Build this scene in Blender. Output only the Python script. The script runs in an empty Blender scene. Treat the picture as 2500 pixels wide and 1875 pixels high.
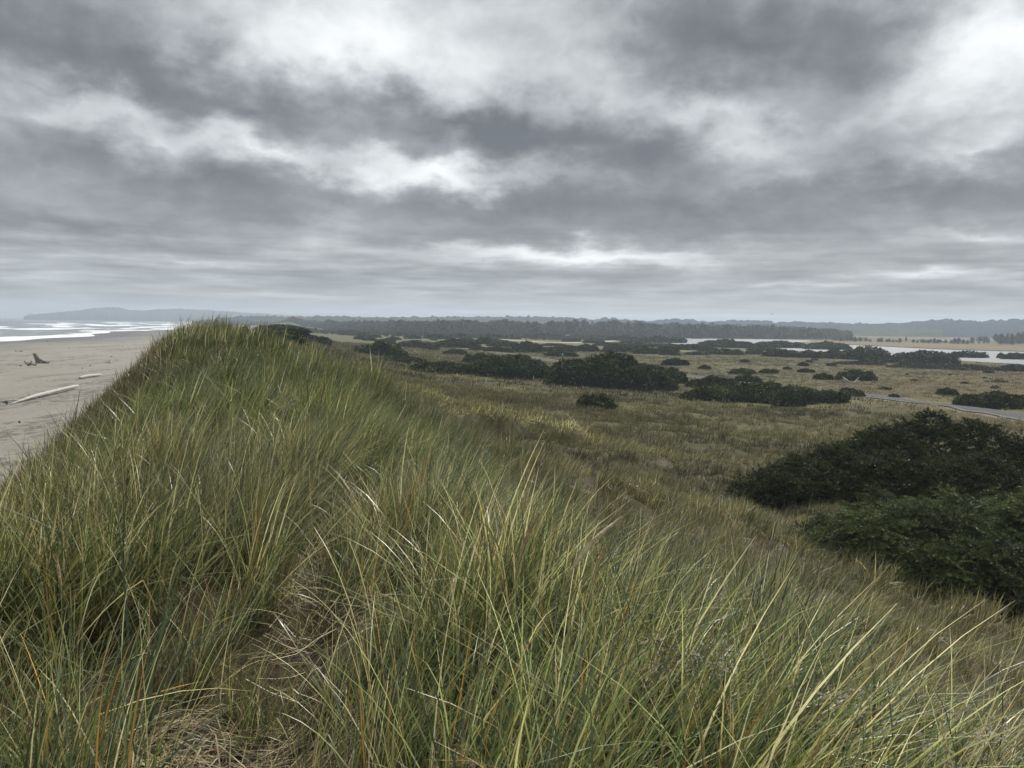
import bpy, math, random
import numpy as np
from mathutils import Matrix, Vector
R = math.radians
sc = bpy.context.scene
COL = sc.collection
EYE = 14.0            # camera height above the sea, metres

# ------------------------------------------------------------------ camera
F = 1962.0            # focal length in pixels of the 2500 px wide photograph
pitch, roll = math.atan(147/F), math.atan(.0157)
fwd = np.array([0, math.cos(pitch), -math.sin(pitch)])
up0 = np.array([0, math.sin(pitch), math.cos(pitch)])
rt0 = np.array([1.0, 0, 0])
CX = rt0*math.cos(roll) + up0*math.sin(roll)
CY = -rt0*math.sin(roll) + up0*math.cos(roll)
cam_d = bpy.data.cameras.new('camera')
cam = bpy.data.objects.new('camera', cam_d); COL.objects.link(cam)
cam.matrix_world = Matrix(((CX[0], CY[0], -fwd[0], 0), (CX[1], CY[1], -fwd[1], 0), (CX[2], CY[2], -fwd[2], EYE), (0, 0, 0, 1)))
cam_d.sensor_width = 36; cam_d.lens = F/2500*36
cam_d.clip_start = 0.05; cam_d.clip_end = 60000
sc.camera = cam
sc.render.resolution_x, sc.render.resolution_y = 1024, 768

def ray(px, py):
    return fwd + (px-1250)/F*CX + (937.5-py)/F*CY

# ------------------------------------------------------------------ noise
def _hash(ix, iy, seed):
    h = (ix.astype(np.int64)*374761393 + iy.astype(np.int64)*668265263 + seed*1442695041) & 0x7fffffff
    h = ((h ^ (h >> 13))*1274126177) & 0x7fffffff
    h = ((h ^ (h >> 16))*374761393) & 0x7fffffff
    return ((h ^ (h >> 15)) & 0xffffff)/float(0xffffff)
def vnoise(x, y, seed=0):
    x = np.asarray(x, float); y = np.asarray(y, float)
    ix = np.floor(x); iy = np.floor(y); fx = x-ix; fy = y-iy
    fx = fx*fx*(3-2*fx); fy = fy*fy*(3-2*fy)
    a = _hash(ix, iy, seed); b = _hash(ix+1, iy, seed); c = _hash(ix, iy+1, seed); d = _hash(ix+1, iy+1, seed)
    return (a*(1-fx)+b*fx)*(1-fy)+(c*(1-fx)+d*fx)*fy
def fbm(x, y, seed=0, o=4):
    s = 0; a = .5; t = 0
    for i in range(o):
        s = s+a*vnoise(np.asarray(x)*2**i, np.asarray(y)*2**i, seed+i*17); t += a; a *= .5
    return s/t*2-1
def sstep(a, b, x):
    t = np.clip((x-a)/(b-a), 0, 1); return t*t*(3-2*t)

# ------------------------------------------------------------------ terrain
AX_Y = np.array([-200, 0, 40, 80, 200, 600, 1017, 1800, 5000, 15000.])
AX_X = np.array([72, 0, -14.4, -26, -60, -178, -300, -480, -1300, -4000.])
def smooth_table(xs, ys, lo, hi, n, w):
    g = np.linspace(lo, hi, n); v = np.interp(g, xs, ys)
    k = np.hanning(w); k /= k.sum(); p = np.pad(v, w//2, mode='edge')
    return g, np.convolve(p, k, 'same')[w//2:w//2+n]
C_S, C_Z = smooth_table([-40, 0, 3, 7, 12, 20, 27, 33, 38, 47, 60, 90, 140, 260],
                        [-2.3, -1.68, -1.85, -1.9, -1.8, -1.5, -1.15, -.62, -1.1, -2.4, -3.3, -3.0, -3.0, -3.6], -40, 260, 1500, 25)
GR_D, GR_V = smooth_table([-5, 2.6, 4, 5.5, 7.5, 12, 16, 22, 30, 45, 70, 90], [0, 0, .055, .13, .225, .385, .51, .65, .79, .9, 1, 1], -5, 90, 950, 15)
GL_D, GL_V = smooth_table([-5, 1.3, 2.2, 3.5, 6, 10, 13, 16, 30], [0, 0, .05, .17, .42, .78, .95, 1, 1], -5, 30, 700, 15)
SH_Y = np.array([-1000, 0, 200, 450, 640, 820, 1017, 1800, 5000, 9000.])
SH_X = np.array([-150, -205, -240, -287, -335, -395, -440, -640, -1500, -2600.])
def axis_x(y): return np.interp(y, AX_Y, AX_X)
def shore_x(y): return np.interp(y, SH_Y, SH_X) + 9*np.sin(y/70.)+5*np.sin(y/23.+1)
def dcoord(x, y): return (x-axis_x(y))*.941
def dshift(y): return np.interp(y, [0, 3, 11, 15, 20, 25, 31, 45, 60], [1.0, 1.4, 1.6, 1.25, .6, .8, 3.2, 3.4, 0])
TR = np.array([[-.75, 1.5], [-.85, 2.6], [-1.2, 4.5], [-1.55, 6.5], [-1.7, 8.5], [-1.4, 10.5]])
def trail(x, y):
    tx = np.interp(y, TR[:, 1], TR[:, 0]); w = np.interp(y, [0, 2.4, 3.1, 4, 7, 10], [.50, .55, .34, .22, .2, .2])
    return np.exp(-((x-tx)/w)**2)*sstep(0, 1.5, y)*(1-sstep(9, 11.5, y))
BLOW = np.array([[-3.2, 18.4], [-2.9, 20.3], [-2.3, 22.5], [-1.9, 25.0], [-.9, 26.0], [.5, 27.2], [2.0, 27.4]])
def polydist(x, y, P):
    best = np.full(np.shape(x), 1e9)
    for a, b in zip(P[:-1], P[1:]):
        d = b-a; t = np.clip(((x-a[0])*d[0]+(y-a[1])*d[1])/(d@d), 0, 1)
        best = np.minimum(best, np.hypot(x-a[0]-t*d[0], y-a[1]-t*d[1]))
    return best
BLOW_S = 1.0
def hgt(x, y):
    """ground height above the sea"""
    x = np.asarray(x, float); y = np.asarray(y, float)
    s = y*1.063; d = dcoord(x, y)
    rr = np.hypot(x, y)
    crest = np.interp(s, C_S, C_Z)
    crest = crest + .7*fbm(y/35., x/60., 5)*sstep(60, 140, y)
    far = np.clip((d-90)/230, 0, 1)
    plain = -12.0-1.55*far*far*(3-2*far)
    plain = plain + .35*fbm(x/14., y/14., 3)*sstep(15, 50, d)*(1-sstep(120, 300, d)*.9) + .35*fbm(x/45., y/45., 8, 2)*sstep(40, 80, d)*(1-sstep(150, 300, d))
    gr = np.interp(d+dshift(y), GR_D, GR_V); gr = np.where(d > 90, 1, gr)
    gl = np.interp(-d, GL_D, GL_V); gl = np.where(d < -30, 1, gl)
    w = x-shore_x(y)                      # metres inland of the waterline
    beach = -EYE + np.where(w > 0, 2.3*(1-np.exp(-w/60.)), w*.02)
    beach = beach + .12*fbm(x/9., y/16., 21)*sstep(20, 60, w)
    beach = np.maximum(beach, -EYE-6)
    z = np.where(d > 0, crest*(1-gr)+plain*gr, crest*(1-gl)+beach*gl)
    hum = (1-sstep(15, 26, np.abs(d)))
    z = z + hum*(.18*fbm(x/1.7, y/1.7, 11)*(1-sstep(30, 60, rr)) + .4*fbm(x/5.5, y/5.5, 12)*sstep(2, 8, d+2)*sstep(6, 14, rr))
    z = z + .62*fbm(x/2.8, y/2.8, 14, 3)*sstep(4, 12, d)*(1-sstep(60, 130, rr)) + .5*fbm(x/8., y/8., 15, 3)*sstep(20, 50, d)*(1-sstep(120, 260, rr))
    z = z - .22*trail(x, y)
    z = z + .34*np.exp(-(((x-.35)/1.05)**2+((y-4.4)/1.2)**2)) - .30*np.exp(-(((x-.9)/1.6)**2+((y-8.5)/1.8)**2)) + .22*np.exp(-(((x+3.1)/1.1)**2+((y-7)/3)**2))
    z = z - 1.5*BLOW_S*np.exp(-(polydist(x, y+.9, BLOW)/1.1)**2) + 1.1*BLOW_S*np.exp(-(polydist(x, y-1.3, BLOW)/1.3)**2)
    return z+EYE
def hit(px, py, tmax=30000):
    """the point of the ground seen at a pixel of the photograph, and its depth"""
    r = ray(px, py); t = np.geomspace(1.5, tmax, 5000)
    P = r[None]*t[:, None]; g = hgt(P[:, 0], P[:, 1])-EYE
    k = np.argmax(P[:, 2] <= g)
    if P[k, 2] > g[k]: k = len(t)-1
    return P[k, 0], P[k, 1], t[k]
def spline(P, n=14):
    P = np.array(P, float); Q = np.vstack([2*P[0]-P[1], P, 2*P[-1]-P[-2]]); out = []
    for i in range(1, len(Q)-2):
        for u in np.linspace(0, 1, n, endpoint=False):
            out.append(.5*(2*Q[i]+(Q[i+1]-Q[i-1])*u+(2*Q[i-1]-5*Q[i]+4*Q[i+1]-Q[i+2])*u*u+(3*Q[i]-Q[i-1]-3*Q[i+1]+Q[i+2])*u**3))
    out.append(P[-1]); return np.array(out)

BLOW_S = 0.
BLOW = np.array([hit(*q)[:2] for q in [(850, 900), (905, 935), (960, 968), (1040, 990), (1115, 1030), (1210, 1052), (1330, 1066), (1400, 1085)]])
BLOW2 = np.array([hit(*q)[:2] for q in [(1640, 1040), (1760, 1052), (1880, 1035), (1990, 1050)]])
print('hollow', BLOW.round(1).tolist(), BLOW2.round(1).tolist()); BLOW_S = 1.0
# ------------------------------------------------------------------ helpers
def mesh_obj(name, V, Fc, mat=None, parent=None, smooth=False, cols=None, link=True):
    me = bpy.data.meshes.new(name)
    V = np.asarray(V, np.float32)
    if isinstance(Fc, np.ndarray):
        me.vertices.add(len(V)); me.vertices.foreach_set('co', V.ravel())
        k = Fc.shape[1]; me.loops.add(Fc.size); me.loops.foreach_set('vertex_index', Fc.astype(np.int32).ravel())
        me.polygons.add(len(Fc)); me.polygons.foreach_set('loop_start', np.arange(0, Fc.size, k, dtype=np.int32))
        me.update(calc_edges=True)
    else:
        me.from_pydata(V.tolist(), [], Fc); me.update()
    if cols is not None:
        a = me.color_attributes.new('col', 'FLOAT_COLOR', 'POINT')
        c = np.ones((len(V), 4), np.float32); c[:, :3] = cols; a.data.foreach_set('color', c.ravel())
    if smooth: me.polygons.foreach_set('use_smooth', np.ones(len(me.polygons), bool))
    if mat: me.materials.append(mat)
    o = bpy.data.objects.new(name, me)
    if link: COL.objects.link(o)
    if parent: o.parent = parent
    return o
def tag(o, label, cat, group=None, kind=None):
    o['label'] = label; o['category'] = cat
    if group: o['group'] = group
    if kind: o['kind'] = kind
    return o
def empty(name, loc, rz=0):
    o = bpy.data.objects.new(name, None); COL.objects.link(o); o.location = loc; o.rotation_euler = (0, 0, rz); return o
class NT:
    def __init__(s, tree): s.t = tree; tree.nodes.clear()
    def n(s, typ, **k):
        nd = s.t.nodes.new(typ)
        for a, v in k.items():
            if a == 'ins':
                for i, val in v.items():
                    sock = nd.inputs[i]
                    if isinstance(val, bpy.types.NodeSocket): s.t.links.new(val, sock)
                    else: sock.default_value = val
            else: setattr(nd, a, v)
        return nd
    def link(s, a, b): s.t.links.new(a, b)
    def math(s, op, a, b=None, c=None, clamp=False):
        ins = {0: a}
        if b is not None: ins[1] = b
        if c is not None: ins[2] = c
        return s.n('ShaderNodeMath', operation=op, use_clamp=clamp, ins=ins).outputs[0]
    def mix(s, f, a, b, mode='MIX'):
        nd = s.n('ShaderNodeMix', data_type='RGBA', blend_type=mode)
        for i, v in ((0, f), (6, a), (7, b)):
            if isinstance(v, bpy.types.NodeSocket): s.t.links.new(v, nd.inputs[i])
            else: nd.inputs[i].default_value = v if i == 0 else ((*v, 1) if len(v) == 3 else v)
        return nd.outputs[2]
    def noise(s, vec, scale, detail=4, rough=.55, out=0, dist=0):
        nd = s.n('ShaderNodeTexNoise', ins={'Scale': scale, 'Detail': detail, 'Roughness': rough, 'Distortion': dist})
        if vec is not None: s.link(vec, nd.inputs['Vector'])
        return nd.outputs[out]
    def rng(s, v, a, b, c=0, d=1, smooth=True):
        return s.n('ShaderNodeMapRange', interpolation_type='SMOOTHSTEP' if smooth else 'LINEAR', ins={0: v, 1: a, 2: b, 3: c, 4: d}).outputs[0]
def new_mat(name):
    m = bpy.data.materials.new(name); m.use_nodes = True; return m, NT(m.node_tree)
def simple_mat(name, c1, c2, scale=8, rough=.85, bump=.3, detail=6, stretch=None, spec=.3):
    m, t = new_mat(name)
    co = t.n('ShaderNodeTexCoord').outputs['Object']
    if stretch: co = t.n('ShaderNodeMapping', ins={0: co, 3: stretch}).outputs[0]
    f = t.rng(t.noise(co, scale, detail, .6), .3, .7)
    c = t.mix(f, c1, c2)
    b = t.n('ShaderNodeBump', ins={'Strength': bump, 'Distance': .05, 'Height': f}).outputs[0]
    p = t.n('ShaderNodeBsdfPrincipled', ins={'Base Color': c, 'Roughness': rough, 'Normal': b, 'Specular IOR Level': spec})
    t.n('ShaderNodeOutputMaterial', ins={0: p.outputs[0]}); return m
def tube(P, rad, n=8, cap=True):
    P = np.array(P, float); rad = np.broadcast_to(rad, len(P)); V = []; Fc = []
    T = np.gradient(P, axis=0); T /= np.linalg.norm(T, axis=1)[:, None]+1e-9
    ref = np.array([0, 0, 1.]) if abs(T[0][2]) < .9 else np.array([1., 0, 0])
    for p, t, r in zip(P, T, rad):
        u = np.cross(t, ref); u /= np.linalg.norm(u)+1e-9; v = np.cross(u, t)
        for k in range(n):
            a = 2*math.pi*k/n; V.append(p+r*(math.cos(a)*u+math.sin(a)*v))
    for i in range(len(P)-1):
        for k in range(n):
            Fc.append((i*n+k, i*n+(k+1) % n, (i+1)*n+(k+1) % n, (i+1)*n+k))
    if cap: Fc.append(tuple(range(n))[::-1]); Fc.append(tuple((len(P)-1)*n+k for k in range(n)))
    return V, Fc
def join(parts):
    V = []; Fc = []
    for v, f in parts:
        o = len(V); V += [tuple(q) for q in v]; Fc += [tuple(i+o for i in g) for g in f]
    return V, Fc
def boxv(x0, x1, y0, y1, z0, z1):
    return ([(x0, y0, z0), (x1, y0, z0), (x1, y1, z0), (x0, y1, z0), (x0, y0, z1), (x1, y0, z1), (x1, y1, z1), (x0, y1, z1)],
            [(3, 2, 1, 0), (4, 5, 6, 7), (0, 1, 5, 4), (1, 2, 6, 5), (2, 3, 7, 6), (3, 0, 4, 7)])

# ------------------------------------------------------------------ world: clouds over a Nishita sky
SUN_EL, SUN_AZ = R(46), R(22)       # azimuth measured from +Y towards +X
world = bpy.data.worlds.new('World'); sc.world = world; world.use_nodes = True
t = NT(world.node_tree)
gen = t.n('ShaderNodeTexCoord').outputs['Generated']
sep = t.n('ShaderNodeSeparateXYZ', ins={0: gen})
X_, Y_, Z_ = sep.outputs
az = t.math('ARCTAN2', X_, Y_); el = t.math('ARCSINE', Z_)
zc = t.math('ADD', t.math('MAXIMUM', Z_, 0), .10)
pl = t.n('ShaderNodeCombineXYZ', ins={0: t.math('DIVIDE', X_, zc), 1: t.math('DIVIDE', Y_, zc), 2: 0.}).outputs[0]
elc = t.math('MULTIPLY', t.math('POWER', t.math('ADD', t.math('MAXIMUM', el, 0.), .02), .55), 11.)
wv = t.n('ShaderNodeCombineXYZ', ins={0: t.math('MULTIPLY', az, 7.), 1: elc, 2: 0.}).outputs[0]
nw = t.noise(wv, 1.5, 6, .56, out=1)
nws = t.n('ShaderNodeSeparateXYZ', ins={0: nw})
azw = t.math('ADD', az, t.math('MULTIPLY', t.math('SUBTRACT', nws.outputs[0], .5), .17))
elw = t.math('ADD', el, t.math('MULTIPLY', t.math('SUBTRACT', nws.outputs[1], .5), t.rng(el, 0., .2, .006, .115)))
P2 = t.n('ShaderNodeCombineXYZ', ins={0: azw, 1: elw, 2: 0.}).outputs[0]
# light and dark cloud masses (centre and radii in the 2212 px wide view, tilt, strength)
BL = [(790, 115, 270, 125, 14, .52), (520, 70, 220, 70, 0, .12), (1010, 20, 230, 90, 0, .12), (1240, 60, 140, 120, 60, .10), (2200, 85, 140, 110, 0, .48), (2060, 175, 240, 70, -20, .20),
      (1545, 255, 170, 45, 15, .24), (1300, 190, 200, 60, 10, .10), (930, 385, 180, 34, -2, .55), (590, 330, 150, 30, 12, .30), (330, 290, 220, 34, 8, .18), (170, 220, 230, 45, 5, .20), (60, 250, 120, 30, 0, .12),
      (720, 500, 110, 40, -20, .16), (1250, 552, 340, 16, 1, .55), (1040, 565, 130, 10, 0, .12), (2110, 325, 170, 26, -8, .22), (2010, 592, 120, 8, 0, .34), (1720, 616, 140, 7, 0, .22), (2170, 507, 90, 12, 0, .22),
      (400, 563, 120, 10, 0, .20), (160, 590, 220, 20, 0, .10), (1690, 385, 140, 32, 10, .12), (1620, 300, 100, 30, 0, .10), (1150, 655, 600, 14, 0, .07), (1400, 680, 500, 7, 0, .10), (560, 640, 260, 8, 0, .08), (1980, 245, 240, 30, -10, .06),
      (120, 120, 330, 90, 6, -.17), (330, 130, 200, 70, 10, -.06), (560, 225, 230, 40, 6, -.10), (1010, 270, 330, 50, 6, -.32), (1380, 340, 260, 40, 8, -.15), (1620, 85, 170, 70, 10, -.24), (1420, 110, 120, 60, 0, -.06), (1900, 60, 130, 60, 0, -.12), (1800, 250, 200, 40, 0, -.08),
      (480, 405, 250, 46, 4, -.17), (110, 345, 160, 30, 0, -.04), (150, 490, 220, 24, 3, -.13), (560, 480, 200, 30, 3, -.08), (1130, 455, 300, 42, 2, -.20), (1500, 440, 260, 34, 2, -.14), (1950, 425, 300, 46, 0, -.18), (1900, 330, 120, 40, 0, -.04), (980, 520, 240, 20, 0, -.10), (1500, 500, 300, 18, 0, -.09),
      (1250, 595, 330, 12, 0, -.10), (1750, 560, 200, 14, 0, -.07), (680, 600, 200, 14, 0, -.06), (200, 640, 220, 12, 0, -.05), (2150, 640, 300, 16, 0, -.05), (860, 310, 90, 24, 0, -.05)]
tot = None
for (bx, by, rx, ry, rot, amp) in BL:
    r_ = ray(bx*1.13, by*1.13); r_ = r_/np.linalg.norm(r_)
    a0, e0 = math.atan2(r_[0], r_[1]), math.asin(r_[2])
    k = 2.15/1736
    mp = t.n('ShaderNodeMapping', vector_type='TEXTURE', ins={0: P2, 1: (a0, e0, 0), 2: (0, 0, -R(rot)), 3: (rx*k, ry*k, 1)}).outputs[0]
    g = t.n('ShaderNodeTexGradient', gradient_type='QUADRATIC_SPHERE', ins={0: mp}).outputs[1]
    v = t.math('MULTIPLY', g, amp*(1.12 if amp > 0 else 1.5))
    tot = v if tot is None else t.math('ADD', tot, v)
n1 = t.noise(wv, 1.15, 6, .52, dist=.5); n2 = t.noise(wv, 3.1, 7, .55, dist=.4)
n3 = t.noise(t.n('ShaderNodeMapping', ins={0: wv, 3: (1., 3.6, 1)}).outputs[0], 1.5, 5, .55)
lum = t.math('ADD', t.math('MULTIPLY', tot, 1.12), .375)
lum = t.math('ADD', lum, t.math('MULTIPLY', t.math('SUBTRACT', n1, .5), t.rng(el, .02, .2, .12, .42)))
lum = t.math('ADD', lum, t.math('MULTIPLY', t.math('SUBTRACT', n2, .5), t.rng(el, .0, .15, .10, .30)))
lum = t.math('ADD', lum, t.math('MULTIPLY', t.math('SUBTRACT', n3, .5), t.rng(el, .04, .15, .75, .0)))
ramp = t.n('ShaderNodeValToRGB', ins={0: lum}); cr = ramp.color_ramp; cr.interpolation = 'B_SPLINE'
cr.elements[0].position = 0.0; cr.elements[0].color = (.112, .120, .130, 1)
cr.elements[1].position = 1.0; cr.elements[1].color = (1.0, 1.02, 1.03, 1)
for p_, c_ in ((.2, (.182, .192, .205)), (.38, (.325, .345, .355)), (.55, (.50, .525, .54)), (.78, (.82, .85, .855))):
    e = cr.elements.new(p_); e.color = (*c_, 1)
hz = t.mix(t.rng(el, .0, .06, .25, 0.), ramp.outputs[0], (.36, .385, .39))
zen = t.rng(el, R(27), R(62), 1.0, 3.8)
clouds = t.n('ShaderNodeVectorMath', operation='SCALE', ins={0: hz, 3: zen}).outputs[0]
sky = t.n('ShaderNodeTexSky', sky_type='NISHITA', sun_disc=False, sun_elevation=SUN_EL, sun_rotation=SUN_AZ)
skyc = t.n('ShaderNodeVectorMath', operation='SCALE', ins={0: sky.outputs[0], 3: .10}).outputs[0]
col = t.mix(.95, skyc, clouds)
bg = t.n('ShaderNodeBackground', ins={0: col, 1: 1.0})
t.n('ShaderNodeOutputWorld', ins={0: bg.outputs[0]})
sl = bpy.data.lights.new('sun', 'SUN'); sl.energy = 4.2; sl.angle = R(9); sl.color = (1, .96, .9)
so = bpy.data.objects.new('sun', sl); COL.objects.link(so)
sd = Vector((math.sin(SUN_AZ)*math.cos(SUN_EL), math.cos(SUN_AZ)*math.cos(SUN_EL), math.sin(SUN_EL)))
so.rotation_euler = sd.to_track_quat('Z', 'Y').to_euler(); so.location = (0, 0, 60)

# ------------------------------------------------------------------ road line (needed for masks)
road_px = [(2640, 1041), (2500, 1020), (2400, 1005), (2300, 990), (2150, 972), (2000, 955), (1900, 945), (1800, 934), (1710, 922), (1600, 908), (1490, 896), (1400, 887), (1330, 879), (1240, 866), (1150, 852), (1060, 844), (980, 839)]
ROAD = spline([hit(px, py)[:2] for px, py in road_px], 8)
RW = 2.9
def roadmask(x, y): return polydist(x, y, ROAD[::4])
track_px = [(1290, 834), (1400, 836), (1490, 833)]

# lagoon outline on the map
far_px = [(1470, 823.5), (1560, 825), (1700, 827), (1830, 828.5), (1905, 830)]
bay_z = -EYE+.45
def flat_hit(px, py, z=-13.45):
    r = ray(px, py); k = z/r[2]; return np.array([r[0]*k, r[1]*k])
LAG = [flat_hit(*p) for p in [(1452, 827), (1470, 823.5), (1560, 825), (1700, 827), (1830, 828.5), (1925, 830), (1985, 833), (1915, 838), (1985, 843), (2070, 842), (2300, 853), (2500, 859), (2750, 866),
                              (2750, 905), (2500, 890), (2330, 880), (2200, 874), (2100, 866), (1960, 857), (1800, 849), (1640, 842), (1560, 836)]]
LAG = np.array(LAG)
def inpoly(x, y, P):
    ins = np.zeros(np.shape(x), bool); j = len(P)-1
    for i in range(len(P)):
        xi, yi, xj, yj = *P[i], *P[j]
        c = ((yi > y) != (yj > y)) & (x < (xj-xi)*(y-yi)/(yj-yi+1e-12)+xi); ins ^= c; j = i
    return ins
MEAD = np.array([flat_hit(*p) for p in [(1890, 834), (1960, 829), (2060, 833), (2300, 839), (2500, 845), (2750, 852), (2750, 866), (2500, 859), (2300, 853), (2070, 842)]])

# ------------------------------------------------------------------ ground sheet
azs = np.unique(np.concatenate([np.arange(-180, -48, 3.), np.arange(-48, 48, .22), np.arange(48, 181, 3.)]))
rad = np.concatenate([[0.05], np.geomspace(.5, 7500, 590)])
A, Rr = np.meshgrid(np.radians(azs), rad)
GX, GY = Rr*np.sin(A), Rr*np.cos(A)
GZ = hgt(GX, GY)
rf = np.hypot(GX, GY)
na, nr = len(azs), len(rad)
idx = np.arange(na*nr).reshape(nr, na)
faces = np.stack([idx[:-1, :-1], idx[:-1, 1:], idx[1:, 1:], idx[1:, :-1]], -1).reshape(-1, 4)[:, ::-1]
def ground_color(x, y):
    d = dcoord(x, y); w = x-shore_x(y)
    n = fbm(x/3., y/3., 31); n2 = fbm(x/22., y/22., 33); n3 = fbm(x/70., y/40., 35)
    c = np.zeros(np.shape(x)+(3,))
    def lay(m, colr):
        nonlocal c
        c = c*(1-m[..., None])+np.array(colr)*m[..., None]
    one = np.ones(np.shape(x))
    lay(one, (.060, .054, .024))                       # grassy ground
    lay(sstep(-.2, .5, n2), (.095, .088, .036))
    lay(sstep(.1, .7, n)*.6, (.14, .12, .06))
    right = sstep(0, 120, x-.25*y)*sstep(60, 110, y)
    lay(right*sstep(-.5, .3, n3+.3), (.115, .075, .030))
    lay(right*sstep(.0, .5, fbm(x/9., y/14., 37))*.5, (.06, .05, .022))
    lay(right*sstep(.0, .6, n2)*.5, (.13, .11, .045))
    lay(sstep(250, 420, y)*.6, (.10, .094, .045))
    lay(inpoly(x, y, MEAD).astype(float), (.145, .108, .060))
    near = 1-sstep(45, 70, np.hypot(x, y))
    lay(near*.9, (.075, .06, .032))
    lay(near*sstep(.15, .5, fbm(x/1.3, y/1.3, 41))*.5, (.10, .085, .06))
    lay(sstep(3.5, 7, d)*(1-sstep(60, 90, np.hypot(x, y)))*sstep(.26, .42, fbm(x/2.3, y/2.3, 48))*.3*(.3+1.4*vnoise(x*4, y*4, 43)), (.15, .135, .11))
    lay(trail(x, y)*.8, (.07, .052, .032))
    rd = sstep(0, 1, 1-(roadmask(x, y)-RW)/1.6)*(y > 30); lay(rd*.75, (.26, .23, .17))
    # sand
    foot = sstep(11.5, 13.5, -d+1.2*n)
    sand = np.zeros_like(c)+np.array((.235, .217, .184))
    sand = sand*(1+.10*fbm(x/30., y/60., 51))[..., None]*(1+.10*fbm(x/2.5, y/6., 52))[..., None]
    wet = 1-sstep(20, 95, w+10*fbm(x/60, y/60, 53))
    sand = sand*(1-wet[..., None])+np.array((.12, .115, .115))*wet[..., None]
    c = c*(1-foot[..., None])+sand*foot[..., None]
    return np.clip(c, 0, 1), foot
gc, foot = ground_color(GX, GY)
m_ground, t = new_mat('ground')
at = t.n('ShaderNodeAttribute', attribute_name='col').outputs[0]
pos = t.n('ShaderNodeNewGeometry').outputs['Position']
nA = t.noise(pos, 1.3, 8, .65); nB = t.noise(pos, 14., 5, .7); nC = t.noise(pos, .12, 6, .7)
fa = t.n('ShaderNodeAttribute', attribute_name='sandy').outputs['Fac']
amp = t.math('MULTIPLY', t.math('SUBTRACT', 1.0, fa), 1.0)
m1 = t.math('ADD', 1., t.math('MULTIPLY', t.math('SUBTRACT', nA, .5), t.math('MULTIPLY_ADD', amp, 1.1, .35)))
m2 = t.math('ADD', 1., t.math('MULTIPLY', t.math('SUBTRACT', nB, .5), t.math('MULTIPLY_ADD', amp, .9, .25)))
m3 = t.math('ADD', 1., t.math('MULTIPLY', t.math('SUBTRACT', nC, .5), t.math('MULTIPLY_ADD', amp, .9, .1)))
mm = t.math('MULTIPLY', t.math('MULTIPLY', m1, m2), m3)
gcol = t.n('ShaderNodeVectorMath', operation='SCALE', ins={0: at, 3: mm}).outputs[0]
# wrack lines and wheel ruts on the beach: dark litter strung along the shore
mpw = t.n('ShaderNodeMapping', ins={0: pos, 2: (0, 0, R(-17)), 3: (.15, .03, .3)}).outputs[0]
wr = t.rng(t.noise(mpw, 1., 9, .72, dist=.6), .505, .55)
mpx = t.n('ShaderNodeMapping', ins={0: pos, 2: (0, 0, R(-17)), 3: (.9, .5, 1)}).outputs[0]
sp = t.rng(t.noise(mpx, .8, 8, .82), .48, .54)
wr = t.math('MULTIPLY', t.math('MULTIPLY', wr, sp), t.math('MULTIPLY', fa, .6))
gcol = t.mix(wr, gcol, (.045, .04, .032))
bh = t.math('ADD', t.math('MULTIPLY', nA, .7), t.math('MULTIPLY', nB, .3))
bh = t.math('ADD', bh, t.math('MULTIPLY', t.noise(t.n('ShaderNodeMapping', ins={0: pos, 2: (0, 0, R(-17)), 3: (.9, .35, 1)}).outputs[0], 1., 5, .7), 1.2))
bmp = t.n('ShaderNodeBump', ins={'Strength': .8, 'Distance': .35, 'Height': bh}).outputs[0]
p = t.n('ShaderNodeBsdfPrincipled', ins={'Base Color': gcol, 'Roughness': .95, 'Normal': bmp, 'Specular IOR Level': .15})
t.n('ShaderNodeOutputMaterial', ins={0: p.outputs[0]})
g = mesh_obj('ground', np.stack([GX, GY, GZ], -1).reshape(-1, 3), faces, m_ground, smooth=True, cols=gc.reshape(-1, 3))
sa = g.data.attributes.new('sandy', 'FLOAT', 'POINT'); sa.data.foreach_set('value', foot.reshape(-1).astype(np.float32))
tag(g, 'dune ridge, grassy plain and pale sand beach as one land surface', 'ground', kind='structure')

# ------------------------------------------------------------------ sea with breakers
ws = np.concatenate([np.arange(-14, 420, 2.2), np.geomspace(422, 9000, 80)])
ys = np.concatenate([np.arange(120, 900, 5.), np.geomspace(905, 7500, 170)])
WW, YY = np.meshgrid(ws, ys)
SXX = shore_x(YY)-WW
swash = 7*np.sin(YY/95.+.7)+5*fbm(YY/30., YY*0, 61)
ph = WW+14*fbm(YY/120., WW/300., 62)
SZ = np.zeros_like(WW)
foamv = np.zeros_like(WW)
for (c0, wd, h, seed) in ((26, 7, .5, 1), (62, 8, .9, 2), (104, 9, 1.3, 3), (160, 10, 1.6, 4), (228, 11, 1.8, 5), (310, 12, 1.7, 6)):
    on = sstep(-.15, .25, fbm(YY/110.+seed*9, WW/900.+seed, 70+seed))
    u = (ph-c0)/wd
    SZ += h*on*np.exp(-u*u)
    foamv = np.maximum(foamv, on*np.exp(-((ph-c0+wd*.9)/(wd*1.1))**2))
SZ += .25*fbm(SXX/9., YY/25., 81)*sstep(10, 60, WW) + .35*fbm(SXX/30., YY/60., 82)*sstep(60, 200, WW)
SZ += .05
ix = np.arange(WW.size).reshape(WW.shape)
fs = np.stack([ix[:-1, :-1], ix[:-1, 1:], ix[1:, 1:], ix[1:, :-1]], -1).reshape(-1, 4)
edge = np.exp(-((WW-3-swash*.3)/9.)**2)
foamv = np.maximum(foamv, edge)
fres = (1-sstep(260, 520, WW))*.55+.05
m_sea, t = new_mat('sea_water')
pos = t.n('ShaderNodeNewGeometry').outputs['Position']
mp = t.n('ShaderNodeMapping', ins={0: pos, 2: (0, 0, R(-14)), 3: (.16, .022, .3)}).outputs[0]
fn = t.noise(mp, 1., 9, .68, dist=.5)
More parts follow.
